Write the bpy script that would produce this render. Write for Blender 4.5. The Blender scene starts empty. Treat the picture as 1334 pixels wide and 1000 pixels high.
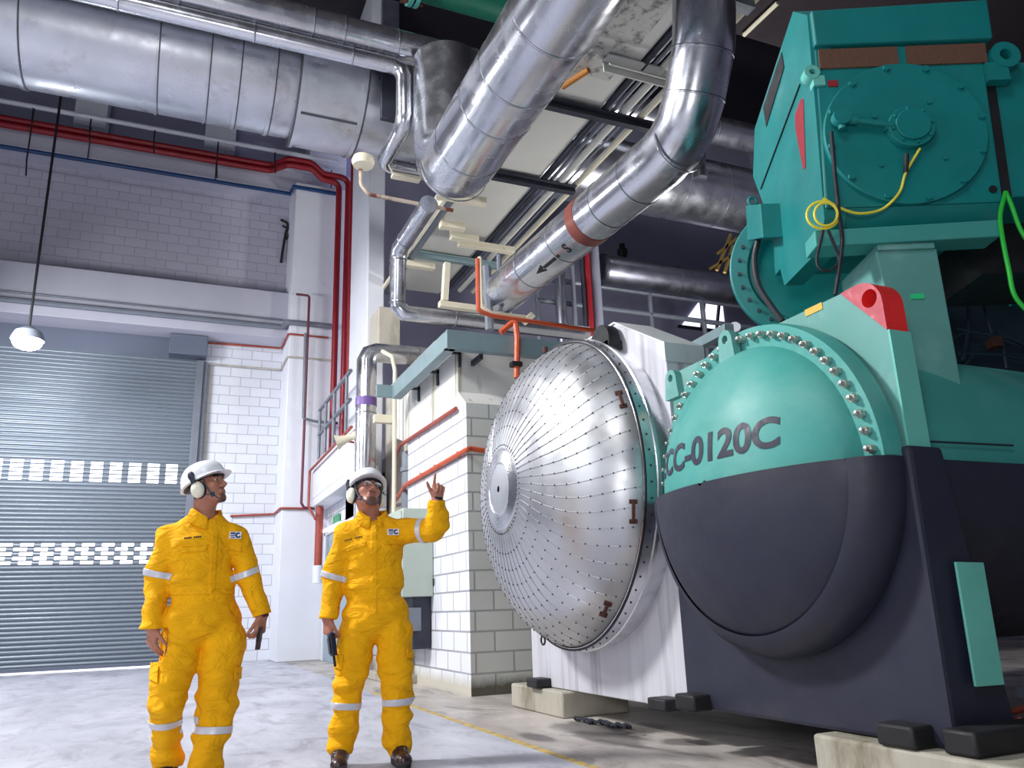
import bpy, bmesh, math, random
import numpy as np
from mathutils import Vector, Matrix
random.seed(7)
SC = bpy.context.scene
COL = SC.collection
PI = math.pi

# ---------------------------------------------------------------- camera measurements (image taken as 1334 x 1000)
FPX = 1039.486
RM = np.array([[0.9193383570457346, -0.3920722079667731, -0.0331114633398871],
               [0.07619230958259424, 0.2599520316281997, -0.9626108628167676],
               [0.3860203585627569, 0.8824422502308187, 0.2688567607159056]])
EYE = np.array([0.0, 0.0, 0.85])

def ray(x, y):
    return RM.T @ np.array([(x - 667) / FPX, (y - 500) / FPX, 1.0])

def P(x, y, ax, v):
    """place measured at photo point (x, y) on the world plane ax = v"""
    d = ray(x, y)
    k = 'XYZ'.index(ax)
    return EYE + d * ((v - EYE[k]) / d[k])

def V(*a):
    return np.array(a, float)

def unit(a):
    a = np.asarray(a, float)
    return a / max(np.linalg.norm(a), 1e-12)

def lin(c):
    return tuple(((u / 255) / 12.92) if u / 255 <= .04045 else (((u / 255) + .055) / 1.055) ** 2.4 for u in c)

# ---------------------------------------------------------------- mesh builder
class MB:
    def __init__(self):
        self.v, self.f, self.m = [], [], []

    def add(self, vs, fs, mi=0):
        b = len(self.v)
        self.v.extend([tuple(map(float, p)) for p in vs])
        for f in fs:
            self.f.append(tuple(b + i for i in f))
            self.m.append(mi)
        return self

    def box(self, lo, hi, mi=0):
        (a, b, c), (d, e, g) = lo, hi
        vs = [(a, b, c), (d, b, c), (d, e, c), (a, e, c), (a, b, g), (d, b, g), (d, e, g), (a, e, g)]
        return self.add(vs, [(3, 2, 1, 0), (4, 5, 6, 7), (0, 1, 5, 4), (1, 2, 6, 5), (2, 3, 7, 6), (3, 0, 4, 7)], mi)

    def obox(self, c, ex, ey, ez, mi=0):
        """box about centre c with half-extent vectors"""
        c, ex, ey, ez = map(np.asarray, (c, ex, ey, ez))
        vs = [c + sx * ex + sy * ey + sz * ez for sz in (-1, 1) for sx, sy in ((-1, -1), (1, -1), (1, 1), (-1, 1))]
        fs = [(3, 2, 1, 0), (4, 5, 6, 7), (0, 1, 5, 4), (1, 2, 6, 5), (2, 3, 7, 6), (3, 0, 4, 7)]
        if np.dot(np.cross(ex, ey), ez) < 0:
            fs = [f[::-1] for f in fs]
        return self.add(vs, fs, mi)

    def bar(self, a, b, w, h, up=(0, 0, 1), mi=0):
        """rectangular bar from a to b, w across, h along up"""
        a, b = np.asarray(a, float), np.asarray(b, float)
        d = b - a
        L = np.linalg.norm(d)
        d = d / L
        s = np.cross(d, up)
        if np.linalg.norm(s) < 1e-6:
            s = np.cross(d, (1, 0, 0))
        s = unit(s)
        u = np.cross(s, d)
        return self.obox((a + b) / 2, d * L / 2, s * w / 2, u * h / 2, mi)

    def prism(self, poly, origin, u, v, n, depth, mi=0):
        """polygon (list of 2d) in the plane u,v at origin, extruded by depth along n"""
        o, u, v, n = map(lambda q: np.asarray(q, float), (origin, u, v, n))
        k = len(poly)
        A = [o + u * p[0] + v * p[1] for p in poly]
        B = [p + n * depth for p in A]
        fs = [tuple(range(k))[::-1], tuple(range(k, 2 * k))]
        for i in range(k):
            j = (i + 1) % k
            fs.append((i, j, k + j, k + i))
        ar = sum(poly[i][0] * poly[(i + 1) % k][1] - poly[(i + 1) % k][0] * poly[i][1] for i in range(k))
        if ar * np.dot(np.cross(u, v), n) * depth < 0:
            fs = [f[::-1] for f in fs]
        return self.add(A + B, fs, mi)

    def lathe(self, prof, origin, axis, seg=48, a0=0.0, a1=2 * PI, up=None, mi=0, flip=False):
        """profile [(along axis, radius)] turned about axis at origin"""
        o = np.asarray(origin, float)
        ax = unit(axis)
        if up is None:
            up = (0, 0, 1) if abs(ax[2]) < .9 else (1, 0, 0)
        e1 = unit(np.asarray(up, float) - ax * np.dot(up, ax))
        e2 = np.cross(ax, e1)
        full = abs(a1 - a0 - 2 * PI) < 1e-6
        na = seg if full else seg + 1
        vs = []
        for (t, r) in prof:
            for i in range(na):
                a = a0 + (a1 - a0) * i / seg
                vs.append(o + ax * t + (e1 * math.cos(a) + e2 * math.sin(a)) * r)
        fs = []
        for k in range(len(prof) - 1):
            for i in range(seg):
                j = (i + 1) % na
                q = (k * na + i, k * na + j, (k + 1) * na + j, (k + 1) * na + i)
                fs.append(q[::-1] if not flip else q)
        return self.add(vs, fs, mi)

    def tube(self, pts, r, seg=16, bend=0.0, nb=6, mi=0, caps=True):
        """round tube through pts; corners rounded with radius bend; r may be one number or one per point (bend = 0)"""
        pts = [np.asarray(p, float) for p in pts]
        rs = [r] * len(pts) if np.isscalar(r) else list(r)
        if bend > 0 and len(pts) > 2:
            q = [pts[0]]
            for i in range(1, len(pts) - 1):
                a, b, c = pts[i - 1], pts[i], pts[i + 1]
                d1, d2 = unit(a - b), unit(c - b)
                ang = math.acos(max(-1, min(1, float(np.dot(d1, d2)))))
                if ang > PI - .03:
                    continue
                t = bend / math.tan(ang / 2)
                t = min(t, .48 * np.linalg.norm(a - b), .48 * np.linalg.norm(c - b))
                p0, p2 = b + d1 * t, b + d2 * t
                R_ = t * math.tan(ang / 2)
                cen = b + unit(d1 + d2) * (R_ / math.sin(ang / 2))
                e1, e2 = p0 - cen, p2 - cen
                th = math.acos(max(-1, min(1, float(np.dot(unit(e1), unit(e2))))))
                for k in range(nb + 1):
                    s = k / nb
                    q.append(cen + (e1 * math.sin((1 - s) * th) + e2 * math.sin(s * th)) / math.sin(th))
            q.append(pts[-1])
            pts = q
            rs = [rs[0]] * len(pts)
        n = len(pts)
        T = []
        for i in range(n):
            a = pts[max(i - 1, 0)]
            b = pts[min(i + 1, n - 1)]
            if 0 < i < n - 1:
                T.append(unit(unit(pts[i] - a) + unit(b - pts[i])))
            else:
                T.append(unit(b - a))
        ref = np.array((0, 0, 1.0)) if abs(T[0][2]) < .9 else np.array((1.0, 0, 0))
        e1 = unit(ref - T[0] * np.dot(ref, T[0]))
        vs, fs = [], []
        for i in range(n):
            e1 = unit(e1 - T[i] * np.dot(e1, T[i]))
            e2 = np.cross(T[i], e1)
            sc = 1.0
            for k in range(seg):
                a = 2 * PI * k / seg
                vs.append(pts[i] + (e1 * math.cos(a) + e2 * math.sin(a)) * rs[i] * sc)
        for i in range(n - 1):
            for k in range(seg):
                j = (k + 1) % seg
                fs.append((i * seg + k, i * seg + j, (i + 1) * seg + j, (i + 1) * seg + k))
        if caps:
            fs.append(tuple(range(seg))[::-1])
            fs.append(tuple(range((n - 1) * seg, n * seg)))
        return self.add(vs, fs, mi)

    def ring(self, c, axis, r, w, t, seg=32, mi=0):
        """band of radius r, width w along axis, thickness t outward"""
        return self.lathe([(-w / 2, r - .004), (-w / 2, r + t), (w / 2, r + t), (w / 2, r - .004)], c, axis, seg, mi=mi)

    def ball(self, c, rx, ry=None, rz=None, seg=16, rings=10, axes=None, mi=0):
        ry = rx if ry is None else ry
        rz = rx if rz is None else rz
        A = np.eye(3) if axes is None else np.array(axes, float)
        c = np.asarray(c, float)
        vs = [c + A[2] * rz]
        for i in range(1, rings):
            t = PI * i / rings
            for k in range(seg):
                a = 2 * PI * k / seg
                vs.append(c + A[0] * rx * math.sin(t) * math.cos(a) + A[1] * ry * math.sin(t) * math.sin(a) + A[2] * rz * math.cos(t))
        vs.append(c - A[2] * rz)
        fs = [(0, 1 + k, 1 + (k + 1) % seg) for k in range(seg)]
        for i in range(rings - 2):
            for k in range(seg):
                j = (k + 1) % seg
                fs.append((1 + i * seg + k, 1 + (i + 1) * seg + k, 1 + (i + 1) * seg + j, 1 + i * seg + j))
        e = len(vs) - 1
        b = 1 + (rings - 2) * seg
        fs += [(b + k, e, b + (k + 1) % seg) for k in range(seg)]
        return self.add(vs, fs, mi)

def smooth_path(pts, n=6):
    pts = [np.asarray(p, float) for p in pts]
    q = [2 * pts[0] - pts[1]] + pts + [2 * pts[-1] - pts[-2]]
    out = []
    for i in range(1, len(q) - 2):
        a, b, c, d = q[i - 1:i + 3]
        for k in range(n):
            t = k / n
            out.append(.5 * (2 * b + (c - a) * t + (2 * a - 5 * b + 4 * c - d) * t * t + (3 * b - a - 3 * c + d) * t ** 3))
    out.append(pts[-1])
    return out

def set_props(o, label=None, cat=None, group=None, kind=None):
    if label: o['label'] = label
    if cat: o['category'] = cat
    if group: o['group'] = group
    if kind: o['kind'] = kind
    return o

BASE = {}          # world place of each thing's origin

def base_of(o):
    return BASE.get(o.name, np.zeros(3))

def obj(name, mb, mats, parent=None, smooth=35, bevel=0.0, label=None, cat=None, group=None, kind=None, bseg=2):
    me = bpy.data.meshes.new(name)
    vs = np.array(mb.v, float)
    if parent is not None:
        org = base_of(parent)
    else:
        lo, hi = vs.min(0), vs.max(0)
        org = np.array([(lo[0] + hi[0]) / 2, (lo[1] + hi[1]) / 2, lo[2]])
    me.from_pydata([tuple(p) for p in (vs - org)], [], mb.f)
    o = bpy.data.objects.new(name, me)
    for m in (mats if isinstance(mats, (list, tuple)) else [mats]):
        me.materials.append(m)
    me.polygons.foreach_set('material_index', mb.m)
    if smooth:
        me.polygons.foreach_set('use_smooth', [True] * len(me.polygons))
        me.set_sharp_from_angle(angle=math.radians(smooth))
    me.update()
    COL.objects.link(o)
    if parent is not None:
        o.parent = parent
    else:
        o.location = Vector(org)
    BASE[o.name] = org
    if bevel:
        b = o.modifiers.new('edge', 'BEVEL')
        b.width = bevel
        b.segments = bseg
        b.limit_method = 'ANGLE'
        b.angle_limit = math.radians(40)
        b.harden_normals = False
    return set_props(o, label, cat, group, kind)

def thing(name, loc, label, cat, group=None):
    o = bpy.data.objects.new(name, None)
    COL.objects.link(o)
    o.location = Vector(loc)
    o.empty_display_size = .2
    BASE[o.name] = np.array(loc, float)
    return set_props(o, label, cat, group)

def struct(name, mb, mats, **k):
    return obj(name, mb, mats, kind='structure', **k)

def text_mb(body, origin, u, v, n, size, depth=.002, mi=0, mb=None, align='CENTER', xscale=1.0, fn=None, bold=.03):
    """lettering as solid mesh: u along the line, v up, n outward; fn(x, y) overrides placement"""
    cu = bpy.data.curves.new('lettering', 'FONT')
    cu.body = body
    cu.size = size
    cu.align_x = align
    cu.align_y = 'CENTER'
    cu.fill_mode = 'FRONT'
    cu.offset = size * bold
    t = bpy.data.objects.new('lettering', cu)
    COL.objects.link(t)
    bpy.context.view_layer.update()
    dg = bpy.context.evaluated_depsgraph_get()
    me = bpy.data.meshes.new_from_object(t.evaluated_get(dg))
    bm = bmesh.new()
    bm.from_mesh(me)
    if fn is not None:
        for _ in range(2):
            long_e = [e for e in bm.edges if e.calc_length() > size * .12]
            if long_e:
                bmesh.ops.subdivide_edges(bm, edges=long_e, cuts=1)
        bmesh.ops.triangulate(bm, faces=bm.faces)
    vs = [tuple(q.co) for q in bm.verts]
    bm.verts.index_update()
    fs = [tuple(q.index for q in f.verts) for f in bm.faces]
    bm.free()
    bpy.data.objects.remove(t)
    bpy.data.curves.remove(cu)
    bpy.data.meshes.remove(me)
    mb = mb or MB()
    o, u, v, n = map(lambda q: np.asarray(q, float), (origin, u, v, n))
    if fn is None:
        top = [o + u * x * xscale + v * y + n * depth for x, y, z in vs]
    else:
        top = [fn(x * xscale, y) for x, y, z in vs]
    mb.add(top, fs, mi)
    return mb

# ---------------------------------------------------------------- materials
def nodes_of(name):
    m = bpy.data.materials.new(name)
    m.use_nodes = True
    nt = m.node_tree
    b = nt.nodes['Principled BSDF']
    return m, nt, b

def coords(nt, scale=(1, 1, 1), loc=(0, 0, 0)):
    tc = nt.nodes.new('ShaderNodeTexCoord')
    mp = nt.nodes.new('ShaderNodeMapping')
    mp.inputs['Scale'].default_value = scale
    mp.inputs['Location'].default_value = loc
    nt.links.new(tc.outputs['Object'], mp.inputs['Vector'])
    return mp.outputs['Vector']

def noise(nt, vec, scale, detail=4, rough=.55, dist=0.0):
    n = nt.nodes.new('ShaderNodeTexNoise')
    n.inputs['Scale'].default_value = scale
    n.inputs['Detail'].default_value = detail
    n.inputs['Roughness'].default_value = rough
    n.inputs['Distortion'].default_value = dist
    nt.links.new(vec, n.inputs['Vector'])
    return n.outputs['Fac']

def ramp(nt, fac, stops):
    r = nt.nodes.new('ShaderNodeValToRGB')
    e = r.color_ramp.elements
    while len(e) < len(stops):
        e.new(.5)
    for q, (p, c) in zip(e, stops):
        q.position = p
        q.color = (*c[:3], 1) if len(c) >= 3 else (c[0], c[0], c[0], 1)
    nt.links.new(fac, r.inputs['Fac'])
    return r.outputs['Color']

def mixc(nt, fac, a, b, mode='MIX'):
    m = nt.nodes.new('ShaderNodeMix')
    m.data_type = 'RGBA'
    m.blend_type = mode
    for s, x in (('Factor', fac), ('A', a), ('B', b)):
        i = [q for q in m.inputs if q.name == s and (q.type == ('VALUE' if s == 'Factor' else 'RGBA'))][0]
        if isinstance(x, (int, float)):
            i.default_value = x
        elif isinstance(x, tuple):
            i.default_value = (*x[:3], 1)
        else:
            nt.links.new(x, i)
    return [q for q in m.outputs if q.type == 'RGBA'][0]

def bump(nt, b, h, strength=.3, dist=.01):
    n = nt.nodes.new('ShaderNodeBump')
    n.inputs['Strength'].default_value = strength
    n.inputs['Distance'].default_value = dist
    nt.links.new(h, n.inputs['Height'])
    nt.links.new(n.outputs['Normal'], b.inputs['Normal'])

def mat(name, c, rough=.5, metal=0.0, var=.12, scale=6.0, stretch=(1, 1, 1), dirt=None, dirt_at=(.62, .8), dirt_scale=3.0, bumpk=0.0, bump_scale=60, rvar=.12, spec=.5, coat=0.0):
    """painted / metal / plastic surface with cloudy wear, optional blotches of dirt of their own colour"""
    m, nt, b = nodes_of(name)
    col = lin(c)
    vec = coords(nt, stretch)
    n1 = noise(nt, vec, scale, 5, .6)
    cc = ramp(nt, n1, [(.25, tuple(x * (1 - var) for x in col)), (.75, tuple(min(1, x * (1 + var)) for x in col))])
    if dirt is not None:
        n2 = noise(nt, vec, dirt_scale, 6, .65, .3)
        f = ramp(nt, n2, [(dirt_at[0], (0, 0, 0)), (dirt_at[1], (1, 1, 1))])
        cc = mixc(nt, f, cc, lin(dirt))
    nt.links.new(cc, b.inputs['Base Color'])
    if rvar:
        n3 = noise(nt, vec, scale * 1.7, 4)
        rr = ramp(nt, n3, [(.3, (max(.03, rough - rvar),) * 3), (.7, (min(1, rough + rvar),) * 3)])
        nt.links.new(rr, b.inputs['Roughness'])
    else:
        b.inputs['Roughness'].default_value = rough
    b.inputs['Metallic'].default_value = metal
    b.inputs['Specular IOR Level'].default_value = spec
    if coat:
        b.inputs['Coat Weight'].default_value = coat
        b.inputs['Coat Roughness'].default_value = .15
    if bumpk:
        bump(nt, b, noise(nt, vec, bump_scale, 3), bumpk, .01)
    return m

def emit(name, c, s):
    m, nt, b = nodes_of(name)
    b.inputs['Base Color'].default_value = (.8, .8, .8, 1)
    b.inputs['Emission Color'].default_value = (*lin(c), 1)
    b.inputs['Emission Strength'].default_value = s
    return m

def blockwall(name, face, joint, axis, course=.204, length=.42, off=(0, 0), jw=.012, grime=None, bumpk=.35, jmix=.7):
    """painted block wall; axis = the world axis along the wall"""
    m, nt, b = nodes_of(name)
    g = nt.nodes.new('ShaderNodeNewGeometry')
    sp = nt.nodes.new('ShaderNodeSeparateXYZ')
    nt.links.new(g.outputs['Position'], sp.inputs[0])
    cb = nt.nodes.new('ShaderNodeCombineXYZ')
    nt.links.new(sp.outputs[axis], cb.inputs[0])
    nt.links.new(sp.outputs['Z'], cb.inputs[1])
    mp = nt.nodes.new('ShaderNodeMapping')
    mp.inputs['Location'].default_value = (off[0], off[1], 0)
    nt.links.new(cb.outputs[0], mp.inputs['Vector'])
    br = nt.nodes.new('ShaderNodeTexBrick')
    br.inputs['Color1'].default_value = (*lin(face), 1)
    br.inputs['Color2'].default_value = (*[x * .93 for x in lin(face)], 1)
    br.inputs['Mortar'].default_value = (*lin(joint), 1)
    br.inputs['Scale'].default_value = 1
    br.inputs['Mortar Size'].default_value = jw
    br.inputs['Mortar Smooth'].default_value = .35
    br.inputs['Brick Width'].default_value = length
    br.inputs['Row Height'].default_value = course
    nt.links.new(mp.outputs[0], br.inputs['Vector'])
    n1 = noise(nt, g.outputs['Position'], 1.3, 6, .6)
    c = mixc(nt, ramp(nt, n1, [(.35, (0, 0, 0)), (.75, (.35, .35, .35))]), br.outputs['Color'], tuple(x * .8 for x in lin(face)))
    if grime is not None:      # mould and dirt that creeps up from the floor
        n2 = noise(nt, g.outputs['Position'], 4, 6, .7)
        ad = nt.nodes.new('ShaderNodeMath'); ad.operation = 'MULTIPLY_ADD'
        nt.links.new(n2, ad.inputs[0]); ad.inputs[1].default_value = -.16
        nt.links.new(sp.outputs['Z'], ad.inputs[2])
        f = ramp(nt, ad.outputs[0], [(-.0, (1, 1, 1)), (.12, (0, 0, 0))])
        c = mixc(nt, f, c, lin(grime))
    nt.links.new(c, b.inputs['Base Color'])
    b.inputs['Roughness'].default_value = .6
    inv = nt.nodes.new('ShaderNodeMath'); inv.operation = 'SUBTRACT'
    inv.inputs[0].default_value = 1
    nt.links.new(br.outputs['Fac'], inv.inputs[1])
    bump(nt, b, inv.outputs[0], bumpk, .012)
    return m
# ================================================================ materials of the place
M = {}
M['white'] = mat('white_paint', (226, 229, 238), .55, var=.05, scale=1.2, dirt=(176, 176, 172), dirt_at=(.62, .85), dirt_scale=1.4)
M['grey_wall'] = mat('grey_lilac_paint', (128, 130, 148), .7, var=.08, scale=.8, dirt=(92, 92, 102), dirt_at=(.55, .8), dirt_scale=.7)
M['dark_wall'] = mat('dark_grey_paint', (142, 142, 168), .8, var=.12, scale=.7)
M['roof'] = mat('dark_roof_deck', (38, 34, 42), .9, var=.2, scale=.8)
M['beige'] = mat('stained_beige_paint', (186, 180, 168), .7, var=.1, scale=2, stretch=(1, 1, .3), dirt=(134, 128, 116), dirt_at=(.5, .75), dirt_scale=2)
M['cream'] = mat('cream_paint', (226, 219, 196), .5, var=.06, scale=4, dirt=(160, 120, 84), dirt_at=(.66, .78), dirt_scale=5)
M['steel_grey'] = mat('grey_green_steel_paint', (128, 150, 156), .5, .1, var=.1, scale=3)
M['dark_steel'] = mat('dark_steel', (64, 66, 78), .5, .5, var=.2, scale=4)
M['black'] = mat('black_rubber', (22, 23, 28), .6, var=.15)
M['red_paint'] = mat('dark_red_pipe_paint', (142, 22, 34), .4, var=.15, scale=4)
M['rust_red'] = mat('brick_red_conduit_paint', (158, 70, 58), .5, var=.2, scale=8)
M['orange_red'] = mat('orange_red_pipe_paint', (196, 84, 50), .45, var=.15, scale=6)
M['maroon'] = mat('maroon_conduit_paint', (104, 44, 62), .5, var=.15)
M['blue_paint'] = mat('blue_pipe_paint', (20, 62, 112), .4, var=.15)
M['grey_paint'] = mat('grey_conduit_paint', (120, 126, 138), .5, .2, var=.12)
M['concrete'] = mat('weathered_concrete', (172, 168, 156), .85, var=.15, scale=5, stretch=(1, 1, .35), dirt=(108, 100, 80), dirt_at=(.5, .7), dirt_scale=3, bumpk=.4, bump_scale=40)
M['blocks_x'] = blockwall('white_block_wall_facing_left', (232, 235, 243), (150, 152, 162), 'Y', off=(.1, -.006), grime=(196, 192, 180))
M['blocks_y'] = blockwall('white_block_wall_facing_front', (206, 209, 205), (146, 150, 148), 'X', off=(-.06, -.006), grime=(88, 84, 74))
M['blocks_back'] = blockwall('white_block_wall_at_back', (222, 225, 234), (168, 170, 182), 'X', course=.204, length=.41, jw=.009, bumpk=.4)
M['blocks_up'] = blockwall('grey_block_wall_above', (186, 184, 200), (160, 158, 174), 'X', course=.204, length=.41, jw=.01, bumpk=.5)
M['beam'] = mat('grey_white_beam_paint', (188, 188, 202), .6, var=.06, scale=1)
M['hood'] = mat('blue_grey_sheet', (104, 112, 130), .5, .2, var=.06, scale=1)
M['slat'] = mat('grey_shutter_slat', (126, 136, 148), .42, .35, var=.08, scale=1.5, stretch=(.2, 1, 3))

# polished concrete, paler aisle on the left of the line, browner and oily near the machines
OIL = []
for (x, y, rx, ry) in ((770, 948, .30, .55), (800, 962, .25, .5), (893, 966, .16, .22), (835, 948, .35, .35), (700, 960, .12, .3)):
    q = P(x, y, 'Z', 0)
    OIL.append((float(q[0]), float(q[1]), rx, ry))

def oil_mask(nt, d):
    mr = nt.nodes.new('ShaderNodeMapRange')
    mr.interpolation_type = 'SMOOTHSTEP'
    mr.inputs['From Min'].default_value = 1.75
    mr.inputs['From Max'].default_value = 1.3
    mr.inputs['To Min'].default_value = 0
    mr.inputs['To Max'].default_value = .65
    nt.links.new(d, mr.inputs['Value'])
    return mr.outputs[0]

def floor_material():
    m, nt, b = nodes_of('polished_concrete')
    g = nt.nodes.new('ShaderNodeNewGeometry')
    sp = nt.nodes.new('ShaderNodeSeparateXYZ')
    nt.links.new(g.outputs['Position'], sp.inputs[0])
    mp = nt.nodes.new('ShaderNodeMapping')
    mp.inputs['Scale'].default_value = (1, .45, 1)
    mp.inputs['Rotation'].default_value = (0, 0, .5)
    nt.links.new(g.outputs['Position'], mp.inputs['Vector'])
    v = mp.outputs[0]
    n1 = noise(nt, v, .9, 8, .68, .6)
    n2 = noise(nt, v, 3.4, 8, .7, .8)
    pale = mixc(nt, ramp(nt, n1, [(.3, (0, 0, 0)), (.68, (1, 1, 1))]), lin((150, 152, 166)), lin((204, 206, 220)))
    pale = mixc(nt, ramp(nt, n2, [(.5, (0, 0, 0)), (.66, (.6, .6, .6))]), pale, lin((126, 124, 136)))
    warm = mixc(nt, ramp(nt, n1, [(.35, (0, 0, 0)), (.65, (1, 1, 1))]), lin((152, 144, 141)), lin((206, 199, 194)))
    n3 = noise(nt, v, 1.7, 7, .7, 1.2)
    warm = mixc(nt, ramp(nt, n3, [(.52, (0, 0, 0)), (.66, (.85, .85, .85))]), warm, lin((78, 70, 68)))
    # oil that has soaked into the floor beside the vessels
    for (cx, cy, rx, ry) in OIL:
        mq = nt.nodes.new('ShaderNodeMapping')
        mq.vector_type = 'TEXTURE'
        mq.inputs['Location'].default_value = (cx, cy, 0)
        mq.inputs['Scale'].default_value = (rx, ry, 1)
        nt.links.new(g.outputs['Position'], mq.inputs['Vector'])
        ln = nt.nodes.new('ShaderNodeVectorMath'); ln.operation = 'LENGTH'
        nt.links.new(mq.outputs[0], ln.inputs[0])
        ad = nt.nodes.new('ShaderNodeMath'); ad.operation = 'MULTIPLY_ADD'
        nt.links.new(n2, ad.inputs[0]); ad.inputs[1].default_value = 1.6
        nt.links.new(ln.outputs['Value'], ad.inputs[2])
        warm = mixc(nt, oil_mask(nt, ad.outputs[0]), warm, lin((44, 40, 42)))
    sel = nt.nodes.new('ShaderNodeMath'); sel.operation = 'GREATER_THAN'
    nt.links.new(sp.outputs['X'], sel.inputs[0]); sel.inputs[1].default_value = 2.22
    c = mixc(nt, sel.outputs[0], pale, warm)
    nt.links.new(c, b.inputs['Base Color'])
    nt.links.new(ramp(nt, n2, [(.3, (.28,) * 3), (.7, (.55,) * 3)]), b.inputs['Roughness'])
    bump(nt, b, n2, .15, .01)
    return m

M['floor'] = floor_material()
M['yellow_line'] = mat('worn_yellow_line', (196, 168, 84), .6, var=.2, scale=8, dirt=(150, 140, 120), dirt_at=(.48, .6), dirt_scale=12)

# ================================================================ the setting
XW, YB, ZC = 2.94, 17.1, 12.8
struct('floor', MB().box((-10, -7, -.3), (14, 20, 0)), M['floor'])
struct('trim_1', MB().box((2.2, -2, 0), (2.255, 9.2, .0015)), M['yellow_line'], label='worn yellow line painted on the concrete floor')
struct('ceiling', MB().box((-10, -7, ZC), (14, 20, ZC + .3)), M['roof'])
struct('wall_left', MB().box((-10.3, -7, 0), (-10, 20, ZC)), M['grey_wall'])
struct('wall_front', MB().box((-10, -7.3, 0), (14, -7, ZC)), M['grey_wall'])
struct('wall_far_right', MB().box((14, -7, 0), (14.3, 20, ZC)), M['dark_wall'])

# back wall: shutter opening X -5.2 .. .42, z 0 .. 5.95
w = MB()
w.box((.42, YB, 0), (3.6, YB + .3, 6.7))
w.box((-10, YB, 0), (-5.2, YB + .3, 6.7))
struct('wall_back', w, M['blocks_back'])
w = MB().box((-10, YB, 6.6), (3.6, YB + .3, 10.2))
struct('wall_back_upper', w, M['blocks_up'])
struct('trim_2', MB().box((-10, YB - .04, 5.9), (.42, YB + .3, 6.7)), M['hood'], label='blue grey shutter hood panel above the shutter')
pz = lambda x, y, Y: float(P(x, y, 'Y', Y)[2])
zb0, zb1 = pz(200, 425, 16.5), pz(200, 361, 16.5)
w = MB().box((-10, 16.5, zb0), (2.3, YB + .1, zb1))
w.box((-10, 16.42, zb0 - .02), (2.2, YB, zb0 + .22))
struct('trim_3', w, M['beam'], bevel=.015, label='pale concrete beam above the roller shutter')
zu0 = pz(200, 219, 16.5)
zu1 = pz(200, 192, 16.5)
struct('trim_4', MB().box((-10, 16.5, zu0), (3.6, YB + .1, zu1)).box((-10, 16.44, zu1), (3.6, YB + .1, zu1 + .08)), M['beam'], bevel=.01, label='pale concrete upper beam behind the red pipes')
struct('wall_back_top', MB().box((-10, 17.3, zu1), (3.6, 17.6, ZC)), M['dark_wall'])
for i, (xa, xb) in enumerate(((95, 138), (268, 308), (405, 452))):
    a, b_ = P(xa, 165, 'Y', 16.7), P(xb, 165, 'Y', 16.7)
    struct('trim_%d' % (5 + i), MB().box((a[0], 16.65, pz((xa + xb) / 2, (163, 193, 232)[i], 16.65)), (b_[0], 17.35, ZC)), M['white'], bevel=.01, label='pale concrete bracket under the roof, ' + ('above the floodlight rod', 'middle of three', 'beside the column')[i])
# pilaster at the right end of the back wall
px0 = 2.06
struct('pillar_back', MB().box((px0, 16.1, 0), (3.6, YB + .2, zu0 + .02)), M['white'], bevel=.02)
# right-hand wall under the balcony, balcony slab with its white fascia
struct('wall_right', MB().box((XW, 12.6, 0), (XW + .3, 16.05, 2.83)), M['blocks_x'])
struct('wall_recess', MB().box((3.3, 10.2, 0), (3.6, 12.95, 4.5)), M['beige'])
w = MB().box((2.6, 11.9, 2.84), (2.93, 16.05, 3.0)).box((2.6, 11.9, 3.0), (2.72, 16.05, 3.7))
struct('balcony_slab', w, M['white'], bevel=.012)
# the big white column
struct('column', MB().box((XW, 12.9, 0), (3.24, 14.35, ZC)), M['white'], bevel=.02)
# block-built plant room with a plastered upper band
w = MB().box((XW, 8.0, 0), (6.5, 10.3, 3.03))
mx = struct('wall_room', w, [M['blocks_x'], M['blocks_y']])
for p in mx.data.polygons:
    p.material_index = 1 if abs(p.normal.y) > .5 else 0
M['band'] = mat('stained_plaster_band', (208, 208, 206), .65, var=.05, scale=2, stretch=(1, 1, .08), dirt=(140, 134, 84), dirt_at=(.6, .68), dirt_scale=5)
w = MB()
zt = 3.83
w.add([(XW, 8.0, 3.03), (6.5, 8.0, 3.03), (6.5, 10.3, 3.03), (XW, 10.3, 3.03), (XW, 8.26, 3.22), (6.5, 8.26, 3.22), (6.5, 10.9, 3.22), (XW, 10.9, 3.22)], [(3, 2, 1, 0), (0, 1, 5, 4), (2, 3, 7, 6), (3, 0, 4, 7), (1, 2, 6, 5)])
w.box((XW, 8.26, 3.22), (6.5, 10.9, zt))
struct('wall_room_band', w, [M['band']], smooth=0)
# dark far wall behind the pipework, plus the mezzanine floor edge
struct('wall_far', MB().box((3.34, 15.2, 0), (14, 15.5, ZC)), M['dark_wall'])
struct('mezzanine_floor', MB().box((3.6, 10.9, 3.3), (14, 15.2, 3.55)), M['dark_steel'])

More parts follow.
